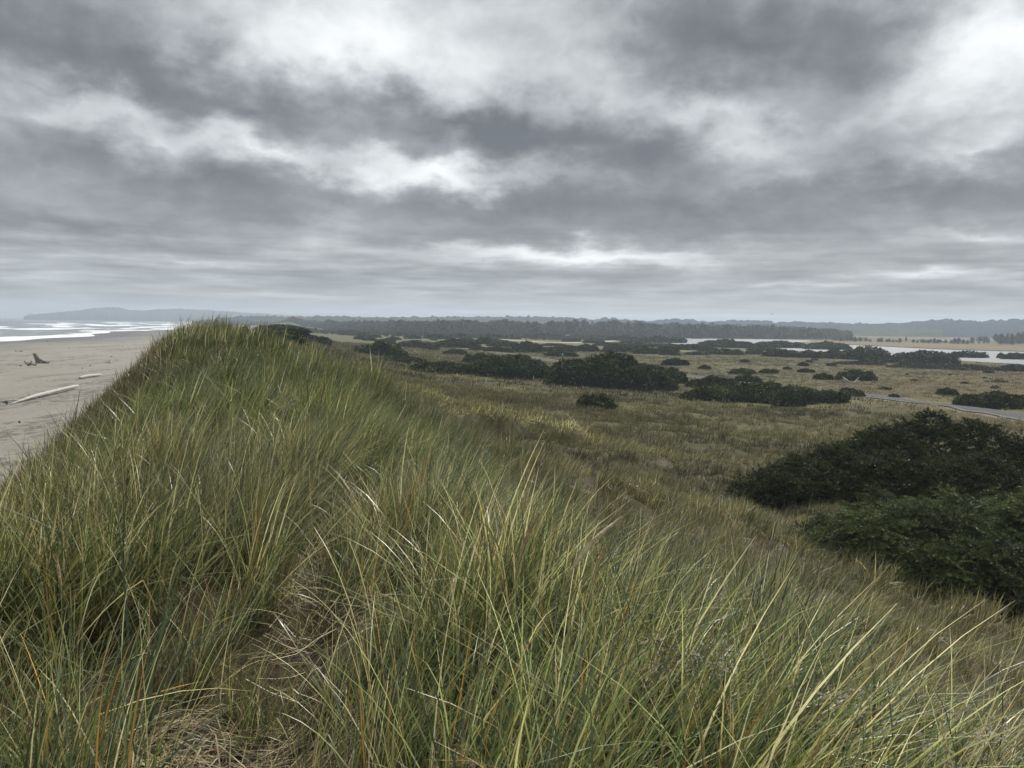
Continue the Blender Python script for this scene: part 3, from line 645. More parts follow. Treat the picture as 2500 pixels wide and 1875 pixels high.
# (centre x, base y, width, top y, palette, name, label)   in photograph pixels
SH = [
 (1490, 950, 316, 871, 0, 'largest dark rounded shrub mound in the middle of the grass plain'),
 (1645, 936, 62, 908, 0, 'ragged leaning shrub at the right end of the largest mound'),
 (1235, 926, 200, 874, 0, 'wide dark shrub touching the left side of the largest mound'),
 (1080, 913, 170, 886, 0, 'long low dark shrub left of the wide central shrubs'),
 (1172, 890, 88, 866, 0, 'smooth oval shrub beside the bend of the grey road'),
 (1268, 877, 54, 865, 0, 'small shrub at the foot of the wooden post'),
 (1457, 1001, 94, 965, 0, 'lone compact oval shrub in the grass below the largest mound'),
 (1740, 949, 130, 924, 0, 'low dark shrub right of the largest mound, near side of the road'),
 (1835, 984, 340, 943, 0, 'very long flat dark shrub mat along the near side of the road'),
 (1925, 994, 76, 963, 0, 'ragged dark shrub hanging off the long flat mat'),
 (2028, 986, 80, 959, 0, 'dark shrub at the right end of the long flat mat'),
 (1880, 947, 50, 935, 0, 'small shrub rising behind the long flat mat'),
 (1825, 936, 62, 918, 0, 'oval shrub just beyond the road above the long mat'),
 (1812, 915, 64, 902, 0, 'flat shrub in the brown field beyond the oval roadside one'),
 (1875, 913, 44, 902, 0, 'low shrub right of the flat shrub in the brown field'),
 (1967, 911, 40, 902, 0, 'small oval shrub alone in the brown field'),
 (1922, 904, 21, 896, 0, 'tiny shrub in the brown field'), (1960, 895, 26, 886, 0, 'tiny dark shrub near the far edge of the brown field'),
 (1817, 886, 23, 878, 0, 'tiny shrub below the far shrub belt'), (2009, 928, 46, 914, 0, 'dark shrub left of the shrub with pale driftwood'),
 (2088, 931, 100, 905, 0, 'dark wedge shrub in the brown field with pale driftwood in front'),
 (2311, 967, 50, 950, 0, 'dark shrub across the road near the right side'),
 (2430, 1000, 190, 968, 0, 'long dark shrub on the far side of the road at the right edge'),
 (2070, 958, 36, 948, 1, 'small grey shrub on the far road verge'), (2090, 970, 44, 956, 1, 'grey ragged shrub touching the road verge'),
 (2182, 973, 28, 963, 1, 'small grey shrub just across the road'), (2160, 953, 32, 946, 1, 'thin flat shrub line in the straw grass'),
 (1648, 894, 62, 879, 0, 'dark wedge shrub on the open grass right of the largest mound'), (1640, 911, 32, 898, 0, 'small round shrub beside the road bend'),
 (1720, 903, 30, 893, 0, 'small wedge shrub in the open grass'),
 (930, 872, 130, 830, 0, 'large dark shrub against the right flank of the dune'), (972, 888, 130, 872, 0, 'long thin dark shrub line at the dune foot'),
 (1015, 851, 92, 830, 0, 'humped shrub left of the grey road'), (1110, 851, 118, 829, 0, 'broad humped shrub at the start of the grey road'),
 (1110, 867, 54, 852, 0, 'flat shrub in the grass between road and dune'),
 (1228, 847, 74, 831, 0, None), (1217, 861, 68, 844, 0, None), (1287, 861, 76, 834, 0, 'tall double shrub behind the wooden post'),
 (1348, 846, 60, 838, 0, None), (1365, 860, 74, 845, 0, None), (1371, 872, 76, 856, 0, 'dark oval shrub behind the teal sign'),
 (1430, 860, 62, 840, 0, None), (1448, 839, 50, 829, 0, None), (1513, 861, 84, 846, 0, None), (1575, 865, 56, 844, 0, None), (1626, 861, 60, 845, 0, None),
 (1516, 869, 30, 861, 0, None), (1523, 833, 80, 820, 0, None), (1610, 838, 112, 820, 0, 'long dark shrub bank before the left end of the lagoon'), (1560, 847, 190, 836, 0, None), (1430, 828, 116, 817, 0, None),
 (1325, 828, 100, 814, 0, None), (1250, 829, 40, 819, 0, None), (1634, 868, 48, 856, 2, 'olive green bush among the dark far shrubs'),
 (1655, 838, 40, 824, 0, None), (1770, 850, 132, 829, 0, 'dark hump shrub silhouetted against the lagoon'), (1690, 856, 110, 840, 0, None), (1770, 867, 90, 850, 0, None), (1840, 866, 42, 852, 0, None),
 (1905, 873, 90, 848, 0, 'dark peaked shrub in the belt before the lagoon'), (1905, 851, 130, 832, 0, 'shrub bank standing against the lagoon end'), (2018, 855, 110, 834, 0, 'shrub bank in front of the orange meadow tip'), (1975, 875, 86, 853, 0, None),
 (2035, 877, 76, 852, 2, 'olive green rounded bush in the shrub belt'), (2110, 880, 125, 848, 0, 'big dark shrub at the right end of the belt beside the lagoon'),
 (2118, 884, 40, 867, 2, 'small olive bush in front of the big lagoon side shrub'), (2150, 887, 38, 873, 2, 'smallest olive bush at the end of the belt'),
 (2255, 890, 170, 860, 1, 'wide grey twiggy bush at the near lagoon shore'), (2362, 875, 98, 855, 0, 'dark hump bush against the lagoon at the right'), (2443, 876, 20, 861, 0, 'small spiky shrub against the lagoon at the right'), (2482, 879, 74, 860, 0, 'dark bush at the right edge beside the lagoon'),
 (2480, 908, 90, 892, 1, 'grey low bush at the right edge in the brown field'), (2300, 903, 260, 893, 1, 'flat grey scrub strip behind the brown field'), (2100, 892, 120, 885, 1, None),
 (1065, 828, 54, 816, 0, None), (1122, 826, 58, 814, 0, None), (1101, 831, 26, 824, 0, None), (1135, 834, 46, 825, 0, None), (1180, 841, 40, 822, 0, 'small peaked shrub behind the road'), (1195, 827, 72, 816, 0, None),
 (935, 838, 34, 827, 0, None), (960, 831, 36, 822, 0, None), (902, 833, 32, 823, 0, None), (877, 830, 28, 820, 0, None), (915, 825, 32, 817, 0, None), (888, 823, 30, 811, 0, None), (975, 821, 32, 812, 0, None), (998, 827, 24, 820, 0, None),
 (939, 819, 26, 813, 0, None), (858, 820, 46, 806, 0, None), (912, 816, 28, 809, 0, None), (1030, 818, 44, 812, 0, None), (1260, 822, 60, 813, 0, None), (1010, 838, 30, 831, 0, None), (1160, 820, 50, 812, 0, None),
 (1390, 852, 50, 843, 0, None), (1480, 846, 60, 836, 0, None), (1545, 855, 60, 845, 0, None), (1700, 868, 60, 858, 1, None), (1660, 850, 60, 842, 0, None), (1730, 860, 50, 851, 0, None), (1860, 857, 70, 846, 0, None), (2440, 935, 40, 929, 1, None), (1210, 836, 40, 828, 0, None),
]
rs_ = np.random.default_rng(33)
for _ in range(48):
    by_ = rs_.uniform(814, 862)**1.0; cx_ = rs_.uniform(850+(by_-814)*3, 1760); w_ = rs_.uniform(14, 46)
    SH.append((cx_, by_, w_, by_-w_*.2-rs_.uniform(1, 4), rs_.choice([0, 0, 1, 2]), None))
for _ in range(16):
    by_ = rs_.uniform(880, 960); cx_ = rs_.uniform(1700+(by_-880)*5, 2500); w_ = rs_.uniform(8, 26)
    if abs(by_-(945+(cx_-1900)*.125)) > 9: SH.append((cx_, by_, w_, by_-w_*.25-1.5, 1, 'one of the small grey tufts of scrub in the brown field'))
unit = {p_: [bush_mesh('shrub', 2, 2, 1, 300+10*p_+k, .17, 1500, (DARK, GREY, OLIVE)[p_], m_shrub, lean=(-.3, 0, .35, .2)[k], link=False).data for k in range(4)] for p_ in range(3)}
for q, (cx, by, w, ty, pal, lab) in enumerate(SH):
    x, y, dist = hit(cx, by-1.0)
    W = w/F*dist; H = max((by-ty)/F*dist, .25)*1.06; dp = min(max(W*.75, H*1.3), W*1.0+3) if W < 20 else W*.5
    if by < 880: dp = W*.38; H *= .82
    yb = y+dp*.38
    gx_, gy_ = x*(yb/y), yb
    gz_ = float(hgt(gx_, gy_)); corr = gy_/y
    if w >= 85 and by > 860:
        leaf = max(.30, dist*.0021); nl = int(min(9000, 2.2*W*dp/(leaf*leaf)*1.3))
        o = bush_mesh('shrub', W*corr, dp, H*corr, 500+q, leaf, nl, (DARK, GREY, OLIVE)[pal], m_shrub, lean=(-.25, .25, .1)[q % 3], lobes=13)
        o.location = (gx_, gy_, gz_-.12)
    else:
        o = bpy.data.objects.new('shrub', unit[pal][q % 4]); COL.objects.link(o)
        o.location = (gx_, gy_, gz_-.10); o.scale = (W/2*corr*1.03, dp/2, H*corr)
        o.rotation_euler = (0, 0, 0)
    tag(o, lab or 'one of the small dark shrubs scattered over the far plain', 'shrub', 'low dark shrubs on the plain')

# near dune shrubs on top of the far part of the ridge
for (cx, by, w, ty, lab) in [(596, 812, 58, 800, 'dark bush on the lee side of the dune peak'), (650, 820, 70, 811, 'dark bush line right of the dune peak')]:
    r_ = ray(cx, ty); dist = 75.; x, y = r_[0]*dist, r_[1]*dist; zt = EYE+r_[2]*dist
    W = w/F*dist; gz_ = float(hgt(x, y)); H = max(zt-gz_, .5); print('ridge bush', H)
    o = bpy.data.objects.new('shrub', unit[0][int(cx) % 4]); COL.objects.link(o); o.location = (x, y, gz_-.1); o.scale = (W/2, W*.35, H)
    tag(o, lab, 'shrub', 'bushes behind the dune ridge')

for k_, (yy, off, w_, lb_) in enumerate([(120, 3, 7, 'dark bush on the ridge line beyond the dune peak'), (165, 1, 10, 'low bush on the ridge line, behind the first dune crest'), (215, 4, 12, 'hazy bush on the middle of the far ridge line'), (290, 2, 16, 'hazy wide bush on the far ridge line'), (380, 5, 20, 'pale hazy bush at the far end of the ridge line'), (250, 12, 12, 'bush on the landward side of the far ridge line')]):
    o = bpy.data.objects.new('shrub', unit[0][k_ % 4]); COL.objects.link(o); xx = float(axis_x(yy))+off
    o.location = (xx, yy, float(hgt(xx, yy))-.1); o.scale = (w_/2, w_*.4, 1.3+k_*.15); tag(o, lb_, 'shrub', 'bushes behind the dune ridge')
# ------------------------------------------------------------------ the two near spruces (wind pruned mats of needle sprays)
m_needle = obj_leaf_mat('spruce_needle', .5, .10, .35, (.8, .85, .8), (1.2, 1.15, 1.05))
def spray(seed, L, nb, needle, droop, pal, tipc):
    """one needled branchlet: stem with side twigs, needles as slim quads all round"""
    rng = np.random.default_rng(seed); V = []; Fc = []; C = []
    axes = [(np.zeros(3), np.array([1, 0, .35]), L)]
    for k in range(nb):
        u = .15+.75*k/max(nb-1, 1); s = 1 if k % 2 else -1
        axes.append((np.array([L*u, 0, L*u*.35-droop*u*u*L]), np.array([.75, s*.75, .15]), L*(.62-.35*u)))
    for (o, d, l) in axes:
        d = d/np.linalg.norm(d); m = max(5, int(l/needle*2.0))
        for i in range(m):
            u = (i+.5)/m; p = o+d*l*u+np.array([0, 0, -droop*u*u*l])
            for j in range(4):
                a = rng.uniform(0, 2*math.pi); side = np.cross(d, [0, 0, 1.]); side /= np.linalg.norm(side); upv = np.cross(side, d)
                nd = side*math.cos(a)+upv*abs(math.sin(a))+d*rng.uniform(.5, 1.2); nd /= np.linalg.norm(nd)
                ln = needle*rng.uniform(.8, 1.25); wv_ = np.cross(nd, rng.normal(0, 1, 3)); wv_ /= np.linalg.norm(wv_); wv_ *= needle*.11
                b = len(V); V += [p-wv_, p+wv_, p+nd*ln+wv_*.4, p+nd*ln-wv_*.4]; Fc.append((b, b+1, b+2, b+3))
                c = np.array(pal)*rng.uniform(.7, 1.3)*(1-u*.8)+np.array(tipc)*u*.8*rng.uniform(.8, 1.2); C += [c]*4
    return np.array(V), np.array(Fc), np.array(C)
def spruce(name, top, x0, x1, y0, y1, n, L, needle, pal, tipc, label, seed, cat='spruce', upw=0., nb=6):
    """top(x, y) gives canopy height above the ground, 0 outside"""
    rng = np.random.default_rng(seed)
    sp = [spray(seed+k, 1., nb, needle/L, .25, pal, tipc) for k in range(5)]
    xs = rng.uniform(x0, x1, n); ys = rng.uniform(y0, y1, n); hh = top(xs, ys); ok = hh > .12; xs, ys, hh = xs[ok], ys[ok], hh[ok]
    e = .25; gx = (top(xs+e, ys)-top(xs-e, ys))/(2*e); gy = (top(xs, ys+e)-top(xs, ys-e))/(2*e)
    gz = hgt(xs, ys); Vs = []; Fs = []; Cs = []; off = 0
    cx, cy = (x0+x1)/2, (y0+y1)/2
    for i in range(len(xs)):
        V, Fc, C = sp[rng.integers(5)]
        s = L*rng.uniform(.6, 1.3)
        az_ = math.atan2(-gy[i]*1.0, -gx[i]*1.0)+rng.normal(0, .8); steep = min(1., math.hypot(gx[i], gy[i]))
        pit = rng.normal(-.15, .3)+.5*(rng.random() < .12)-.25*steep+upw
        M = np.array(Matrix.Rotation(az_, 3, 'Z') @ Matrix.Rotation(-pit, 3, 'Y') @ Matrix.Rotation(rng.normal(0, .35), 3, 'X'))
        dep = 1.0 if rng.random() < .72 else rng.uniform(.35, .95)
        q = V@M.T*s+np.array([xs[i], ys[i], gz[i]+hh[i]*dep-.12])
        Vs.append(q); Fs.append(Fc+off); off += len(V)
        Cs.append(C*rng.uniform(.7, 1.3)*(1+.8*(float(vnoise(xs[i]*.9, ys[i]*.9, seed))-.5)))
    root = empty(name, (0, 0, 0)); root.location = (cx, cy, float(hgt(cx, cy)))
    base = np.array(root.location)
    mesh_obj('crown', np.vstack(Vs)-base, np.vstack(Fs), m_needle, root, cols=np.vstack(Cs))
    # inner twigs body, shade inside the crown put into its dark colour
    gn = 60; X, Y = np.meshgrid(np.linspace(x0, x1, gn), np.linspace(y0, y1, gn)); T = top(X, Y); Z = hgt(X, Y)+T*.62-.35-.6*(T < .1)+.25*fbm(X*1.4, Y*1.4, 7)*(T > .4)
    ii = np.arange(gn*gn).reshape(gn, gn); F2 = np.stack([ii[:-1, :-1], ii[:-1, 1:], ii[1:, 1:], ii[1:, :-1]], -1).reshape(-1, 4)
    mesh_obj('twigs', np.stack([X, Y, Z], -1).reshape(-1, 3)-base, F2, simple_mat('shaded_twigs', (.008, .009, .005), (.018, .016, .010), 6, 1., .8, spec=0), root, smooth=True)
    br = []
    for k in range(9):
        a = rng.uniform(0, 2*math.pi); l = rng.uniform(1.2, 2.6); br.append(tube([(0, 0, .1), (l*.5*math.cos(a), l*.5*math.sin(a), .5), (l*math.cos(a), l*math.sin(a), .9)], [.09, .06, .02], 6))
    mesh_obj('trunk', *join(br), m_wood, root)
    tag(root, label, cat, 'wind pruned spruces at the dune foot')
    return root
def lobe(x, y, L):
    z = np.zeros(np.shape(x))
    for (cx, cy, ax, ay, h) in L:
        q = 1-((x-cx)/ax)**2-((y-cy)/ay)**2; z = np.maximum(z, h*np.clip(q, 0, 1)**.5)
    return z*(.85+.35*vnoise(x*1.1, y*1.1, 77))
def at_px(px, py, y):
    r_ = ray(px, py); k = y/r_[1]; return r_[0]*k, y, EYE+r_[2]*k
N1 = []   # nearest spruce lobes
for (px, top_py, yd, ax, ay) in [(2275, 1242, 21.5, 2.7, 2.4), (2440, 1238, 21.5, 2.9, 2.7), (2120, 1275, 20.5, 1.5, 1.9), (2600, 1240, 20.5, 3.0, 2.8), (2370, 1330, 18.2, 1.7, 1.3), (2500, 1345, 17.5, 2.0, 1.3), (2030, 1312, 20.0, .7, 1.0), (2200, 1330, 19.2, 1.5, 1.1)]:
    yd += 6.6; ax *= 1.28; ay *= 1.1
    x, y, zt = at_px(px, top_py, yd); g_ = float(hgt(x, y)); N1.append((x, y, ax, ay, max(zt-g_, .45)))
N2 = []
for (px, top_py, yd, ax, ay) in [(2265, 1008, 43, 3.6, 4.0), (2370, 1022, 42, 2.6, 4.0), (2150, 1040, 41, 3.2, 4.0), (2060, 1080, 39, 2.8, 3.6), (1970, 1112, 37.5, 2.4, 2.8), (1885, 1136, 36.5, 2.0, 1.6), (1820, 1150, 36, 1.0, 1.1), (2470, 1064, 40, 4.2, 4.0), (2600, 1075, 40, 5, 4.0), (2330, 1100, 37, 5.5, 4.0), (2200, 1120, 36, 4, 3.0)]:
    yd += 8.5; top_py += 30; px += 14; ax *= 1.1; ay *= 1.15
    x, y, zt = at_px(px, top_py, yd); g_ = float(hgt(x, y)); N2.append((x, y, ax, ay, max(zt-g_, .5)))
print('near lobes', [(round(a[0], 1), round(a[1], 1), round(a[4], 2)) for a in N1], [(round(a[0], 1), round(a[1], 1), round(a[4], 2)) for a in N2])
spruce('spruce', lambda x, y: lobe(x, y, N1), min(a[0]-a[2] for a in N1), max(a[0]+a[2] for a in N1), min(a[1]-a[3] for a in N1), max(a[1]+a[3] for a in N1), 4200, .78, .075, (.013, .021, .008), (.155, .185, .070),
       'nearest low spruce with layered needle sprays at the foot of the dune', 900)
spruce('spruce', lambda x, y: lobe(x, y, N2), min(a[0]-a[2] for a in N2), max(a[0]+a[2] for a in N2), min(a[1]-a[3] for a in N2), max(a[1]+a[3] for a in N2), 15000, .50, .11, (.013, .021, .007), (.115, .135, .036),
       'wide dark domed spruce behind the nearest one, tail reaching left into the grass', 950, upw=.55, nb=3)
for (x, y, ax, ay, h) in N1+N2: SPRUCES.append((x, y, ax, ay))

# ------------------------------------------------------------------ grass
HS = [.55, .75, .88, .86, .78, .88, .82, .55]
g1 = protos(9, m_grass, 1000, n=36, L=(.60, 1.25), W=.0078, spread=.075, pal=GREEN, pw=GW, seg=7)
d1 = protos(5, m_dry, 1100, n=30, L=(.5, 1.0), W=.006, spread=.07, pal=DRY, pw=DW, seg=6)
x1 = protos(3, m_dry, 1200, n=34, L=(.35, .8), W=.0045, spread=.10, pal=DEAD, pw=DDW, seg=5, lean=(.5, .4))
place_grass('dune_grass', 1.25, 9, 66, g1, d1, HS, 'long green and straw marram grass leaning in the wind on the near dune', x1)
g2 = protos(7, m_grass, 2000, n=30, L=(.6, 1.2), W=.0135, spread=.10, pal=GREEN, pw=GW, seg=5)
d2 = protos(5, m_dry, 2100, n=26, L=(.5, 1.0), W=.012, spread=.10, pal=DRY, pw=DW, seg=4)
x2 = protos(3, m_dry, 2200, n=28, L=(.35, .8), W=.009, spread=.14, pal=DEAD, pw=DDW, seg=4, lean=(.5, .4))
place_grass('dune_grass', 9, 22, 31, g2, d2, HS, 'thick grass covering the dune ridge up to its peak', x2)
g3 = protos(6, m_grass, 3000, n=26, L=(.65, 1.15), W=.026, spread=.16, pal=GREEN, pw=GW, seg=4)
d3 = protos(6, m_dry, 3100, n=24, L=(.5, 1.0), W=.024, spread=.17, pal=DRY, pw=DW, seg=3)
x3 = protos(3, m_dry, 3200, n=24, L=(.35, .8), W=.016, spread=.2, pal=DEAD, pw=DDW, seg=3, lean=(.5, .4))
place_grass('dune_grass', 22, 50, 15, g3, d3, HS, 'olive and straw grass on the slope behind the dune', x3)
d4 = protos(6, m_dry, 4100, n=20, L=(.5, 1.0), W=.045, spread=.38, pal=DRY, pw=DW, seg=3)
g4 = protos(4, m_dry, 4000, n=20, L=(.5, 1.0), W=.045, spread=.38, pal=GREEN, pw=GW, seg=3)
place_grass('plain_grass', 50, 125, 3.4, g4, d4, HS, 'mixed straw and brown grass over the near plain')
d5 = protos(5, m_dry, 5100, n=16, L=(.5, 1.1), W=.13, spread=.9, pal=DRY, pw=DW, seg=2)
g5 = protos(3, m_dry, 5000, n=16, L=(.5, 1.1), W=.13, spread=.9, pal=GREEN, pw=GW, seg=2)
place_grass('plain_grass', 125, 400, .62, g5, d5, HS, 'brown and straw grass of the far plain up to the lagoon')

# matted straw on the trail
rg = np.random.default_rng(5)
def straw(n, f):
    V = []; Fc = []; C = []
    for i in range(n):
        x, y = f(); 
        if math.hypot(x, y) < 1.2: continue
        a = rg.normal(.3, .8); l = rg.uniform(.15, .55); z = float(hgt(x, y))+rg.uniform(0.0, .06); w = rg.uniform(.0015, .0035)
        P = [np.array([x+u*l*math.cos(a+.3*u), y+u*l*math.sin(a+.3*u), 0]) for u in (0, .33, .66, 1)]
        lift = rg.uniform(0, .10); nrm = np.array([-math.sin(a), math.cos(a), 0])*w
        b = len(V)
        for k, q in enumerate(P):
            q[2] = float(hgt(q[0], q[1]))+.015+rg.uniform(0, .02)+(z-float(hgt(x, y)))+lift*math.sin(math.pi*k/3)
            V += [q-nrm, q+nrm]
        for k in range(3): Fc.append((b+2*k, b+2*k+1, b+2*k+3, b+2*k+2))
        c = np.array([(.36, .29, .16), (.24, .18, .10), (.15, .11, .065), (.48, .42, .28), (.08, .06, .04), (.12, .10, .05)][rg.integers(6)])*rg.uniform(.7, 1.15); C += [c]*8
    return np.array(V), np.array(Fc), np.array(C)
def ftrail():
    y = rg.uniform(2.0, 9.5) if rg.random() < .12 else rg.uniform(2.0, 3.5); return np.interp(y, TR[:, 1], TR[:, 0])+rg.normal(0, .42 if y < 3.6 else .25), y
V, Fc, C = straw(5200, ftrail)
tag(mesh_obj('straw_litter', V, Fc, obj_leaf_mat('straw', .6, .1, .3), cols=C), 'matted dead straw lying in the trodden gap between the grass clumps', 'straw', kind='stuff')

# ------------------------------------------------------------------ broad bladed clumps, seed heads, dry flower plants
m_broad = obj_leaf_mat('broad_blade', .45, .2, .4)
def broad(px, py, dist, n, label, seed, L=(.7, 1.15), W=.014):
    r_ = ray(px, py); x, y = r_[0]*dist, r_[1]*dist
    V, fc, c = tuft(seed, n, L, W, .07, [(.045, .07, .035), (.06, .09, .045), (.08, .11, .055)], np.array([1, 1, 1.]), seg=9, lean=(.12, .25), curve=(.3, 1.6), wind=1.1)
    c = c.reshape(n, 10, 2, 3); rg = np.random.default_rng(seed)
    for i in range(n):
        if rg.random() < .12: c[i, 6:] = np.array((.50, .30, .10))*rg.uniform(.7, 1.2)
    root = mesh_obj('broad_leaved_grass', V, fc, m_broad, cols=c.reshape(-1, 3)); root.location = (x, y, float(hgt(x, y)))
    tag(root, label, 'grass clump', 'broad bladed grass clumps in the near grass')
broad(330, 1560, 3.6, 26, 'broad dark green grass clump with orange dry tips left of the trodden gap', 61)
broad(90, 1800, 2.7, 24, 'broad bladed grass clump in the bottom left corner', 62, L=(.6, .95))
broad(1230, 1800, 2.6, 16, 'stiff bluish blades standing in the middle at the bottom', 63, L=(.6, .9), W=.009)
broad(1600, 1760, 2.7, 16, 'grey green blades right of the middle at the bottom', 64, L=(.5, .85), W=.009)
m_seed = simple_mat('seed_head', (.42, .34, .20), (.62, .54, .36), 60, .8, .4)
m_seedb = simple_mat('brown_seed_head', (.22, .15, .08), (.36, .26, .14), 60, .8, .4)
m_stem = simple_mat('straw_stem', (.25, .24, .11), (.36, .32, .17), 20, .6, .1)
def seed_head(b, tpt, dist, mat, label, r=.009, seed=0):
    rb, rt = ray(*b), ray(*tpt); B = np.array([0, 0, EYE])+rb*dist; T = np.array([0, 0, EYE])+rt*(dist+.05)
    g_ = np.array([B[0]-(T[0]-B[0])*.8, B[1], 0]); g_[2] = float(hgt(g_[0], g_[1]))-.02
    root = empty('grass_seed_head', g_); mid = (g_+B)/2+np.array([-.02, 0, .05])
    P = spline([g_-g_, mid-g_, B-g_, T-g_], 8); mesh_obj('stem', *tube(P, np.linspace(.0022, .0014, len(P)), 5), m_stem, root)
    rs = np.random.default_rng(seed); parts = []
    ax = spline([B-g_, (B+T)/2-g_+np.array([-.006, 0, .010]), T-g_], 14)
    parts.append(tube(ax, r*.75*np.sin(np.linspace(.35, 2.95, len(ax)))**.7, 7))
    for k in range(160):
        u = rs.random(); p = ax[int(u*(len(ax)-1))]; dirn = (T-B)/np.linalg.norm(T-B)
        o_ = np.cross(dirn, rs.normal(0, 1, 3)); o_ /= np.linalg.norm(o_); w = r*math.sin(.35+2.6*u)**.7
        e_ = p+o_*w*rs.uniform(.8, 1.35)+dirn*rs.uniform(.008, .02); s_ = np.cross(o_, dirn)*.0016
        parts.append(([p-s_, p+s_, e_+s_*.3, e_-s_*.3], [(0, 1, 2, 3)]))
    mesh_obj('panicle', *join(parts), mat, root); tag(root, label, 'seed head', 'grass seed heads above the near clump')
seed_head((1393, 1392), (1513, 1265), 2.7, m_seed, 'bright cream seed head leaning right above the near clump', .0105, 1)
seed_head((1262, 1392), (1316, 1252), 2.9, m_seedb, 'tan upright seed head left of the bright cream one', .009, 2)
seed_head((1447, 1428), (1484, 1330), 2.8, m_seedb, 'brown seed head just right of the bright cream one', .008, 3)
seed_head((296, 1195), (302, 1110), 6.0, m_seedb, 'thin tan seed head in the grass on the left hump', .009, 4)
seed_head((150, 1430), (140, 1360), 3.6, m_seedb, 'dark brown seed head near the left edge', .009, 5)
m_fl = simple_mat('dry_flower', (.16, .11, .07), (.30, .25, .18), 40, .9, .4)
m_flw = simple_mat('pale_flower', (.40, .37, .30), (.55, .50, .42), 40, .9, .4)
m_fly = simple_mat('yellow_brown_flower', (.26, .20, .05), (.36, .28, .09), 40, .9, .4)
m_wst = simple_mat('weed_stem', (.06, .055, .03), (.10, .085, .05), 20, .8, .2)
m_wlf = simple_mat('weed_leaf', (.07, .06, .03), (.11, .09, .045), 20, .7, .2)
def weed(px, py, dist, mat, label, seed, spread=.16, n=7, fl=30):
    r_ = ray(px, py); T = np.array([0, 0, EYE])+r_*dist; g_ = np.array([T[0]-.03, T[1]+.02, 0]); g_[2] = float(hgt(g_[0], g_[1]))-.02
    H = max(T[2]-g_[2], .25); rs = np.random.default_rng(seed); root = empty('dried_flower_plant', g_)
    st = []; fl_ = []; lf = []
    for k in range(n):
        a = rs.uniform(0, 6.28); s = spread*rs.uniform(.2, 1.); top = np.array([s*math.cos(a), s*math.sin(a), H*rs.uniform(.8, 1.02)]); midp = np.array([top[0]*.25, top[1]*.25, H*.55])
        P = spline([(0, 0, 0), midp, top], 6); st.append(tube(P, np.linspace(.004, .0012, len(P)), 5))
        for j in range(14):
            p = P[rs.integers(len(P))]; aa = rs.uniform(0, 6.28); d = np.array([math.cos(aa), math.sin(aa), rs.uniform(-.2, .6)])*rs.uniform(.03, .075); s_ = np.cross(d, [0, 0, 1.])*.18
            lf.append(([p, p+d*.5+s_, p+d, p+d*.5-s_], [(0, 1, 2, 3)]))
        for j in range(int(fl*.6)):
            c = top+rs.normal(0, .022, 3)*np.array([1.3, 1.3, .8]); q = rs.uniform(.004, .009)
            o_ = [c+np.array(v)*q for v in ((1, 0, 0), (0, 1, 0), (-1, 0, 0), (0, -1, 0), (0, 0, 1), (0, 0, -1))]
            fl_.append((o_, [(0, 1, 4), (1, 2, 4), (2, 3, 4), (3, 0, 4), (1, 0, 5), (2, 1, 5), (3, 2, 5), (0, 3, 5)]))
    mesh_obj('stems', *join(st), m_wst, root)['kind'] = 'stuff'
    mesh_obj('leaves', *join(lf), m_wlf, root)['kind'] = 'stuff'; mesh_obj('flower_heads', *join(fl_), mat, root)['kind'] = 'stuff'
    tag(root, label, 'dried plant', 'dried flower plants among the near grass')
weed(1640, 1555, 2.9, m_fl, 'dark dried flower plant left of the cream flowered one', 1, .17, 10)
weed(1780, 1590, 2.9, m_flw, 'dried plant with cream flower heads', 2, .10, 7, 24)
weed(2010, 1670, 2.8, m_fl, 'brown dried flower plant among bent blades at the lower right', 3, .12, 7)
weed(2075, 1705, 2.7, m_flw, 'small cream speckled plant beside the brown one at the lower right', 4, .07, 5)
weed(2410, 1790, 2.7, m_flw, 'pale wispy flower plant in the bottom right corner', 5, .16, 9, 26)
weed(1165, 1835, 2.5, m_fly, 'low yellow brown weed at the bottom in the middle', 6, .09, 7)
weed(735, 965, 9.5, m_fl, 'dark weed stalks standing on the left hump', 7, .3, 9, 20)

# ------------------------------------------------------------------ driftwood on the beach
m_drift = simple_mat('bleached_driftwood', (.30, .285, .255), (.52, .50, .455), 3, .85, .5, stretch=(.25, 2, 2))
m_driftd = simple_mat('weathered_dark_driftwood', (.055, .048, .04), (.16, .14, .115), 4, .9, .8)
def wobble_tube(P, rr, n, amp, seed):
    V, Fc = tube(P, rr, n); V = np.array(V); rs = np.random.default_rng(seed)
    V += rs.normal(0, amp, V.shape); return V.tolist(), Fc
def gp(px, py, lift=0):
    x, y, d = hit(px, py); return np.array([x, y, float(hgt(x, y))+lift])
a, b = gp(25, 989, .15), gp(190, 949, .38)
b2 = b
root = empty('driftwood_log', (a+b)/2); c0 = (a+b)/2
P = spline([a-c0, a+(b-a)*.3-c0+np.array([0, 0, .18]), a+(b-a)*.65-c0+np.array([.15, 0, .22]), b-c0+np.array([0, 0, .1])], 9)
mesh_obj('trunk', *wobble_tube(P, np.interp(np.linspace(0, 1, len(P)), [0, .12, .35, .9, 1], [.04, .12, .28, .26, .2]), 14, .012, 1), m_drift, root, smooth=True)
q = P[8]; mesh_obj('branch_stub', *wobble_tube([q, q+np.array([-.3, -.1, .5]), q+np.array([-.55, .0, .75])], [.15, .10, .04], 8, .01, 2), m_drift, root)
q = P[4]; mesh_obj('branch_stub', *wobble_tube([q, q+np.array([-1.2, -.8, .05]), q+np.array([-2.6, -1.2, -.1])], [.12, .09, .03], 8, .01, 3), m_drift, root)
tag(root, 'long bleached driftwood log lying across the beach at the left edge', 'driftwood')
a, b = gp(194, 925, .2), gp(245, 918, .2); root = empty('driftwood_log', (a+b)/2); c0 = (a+b)/2
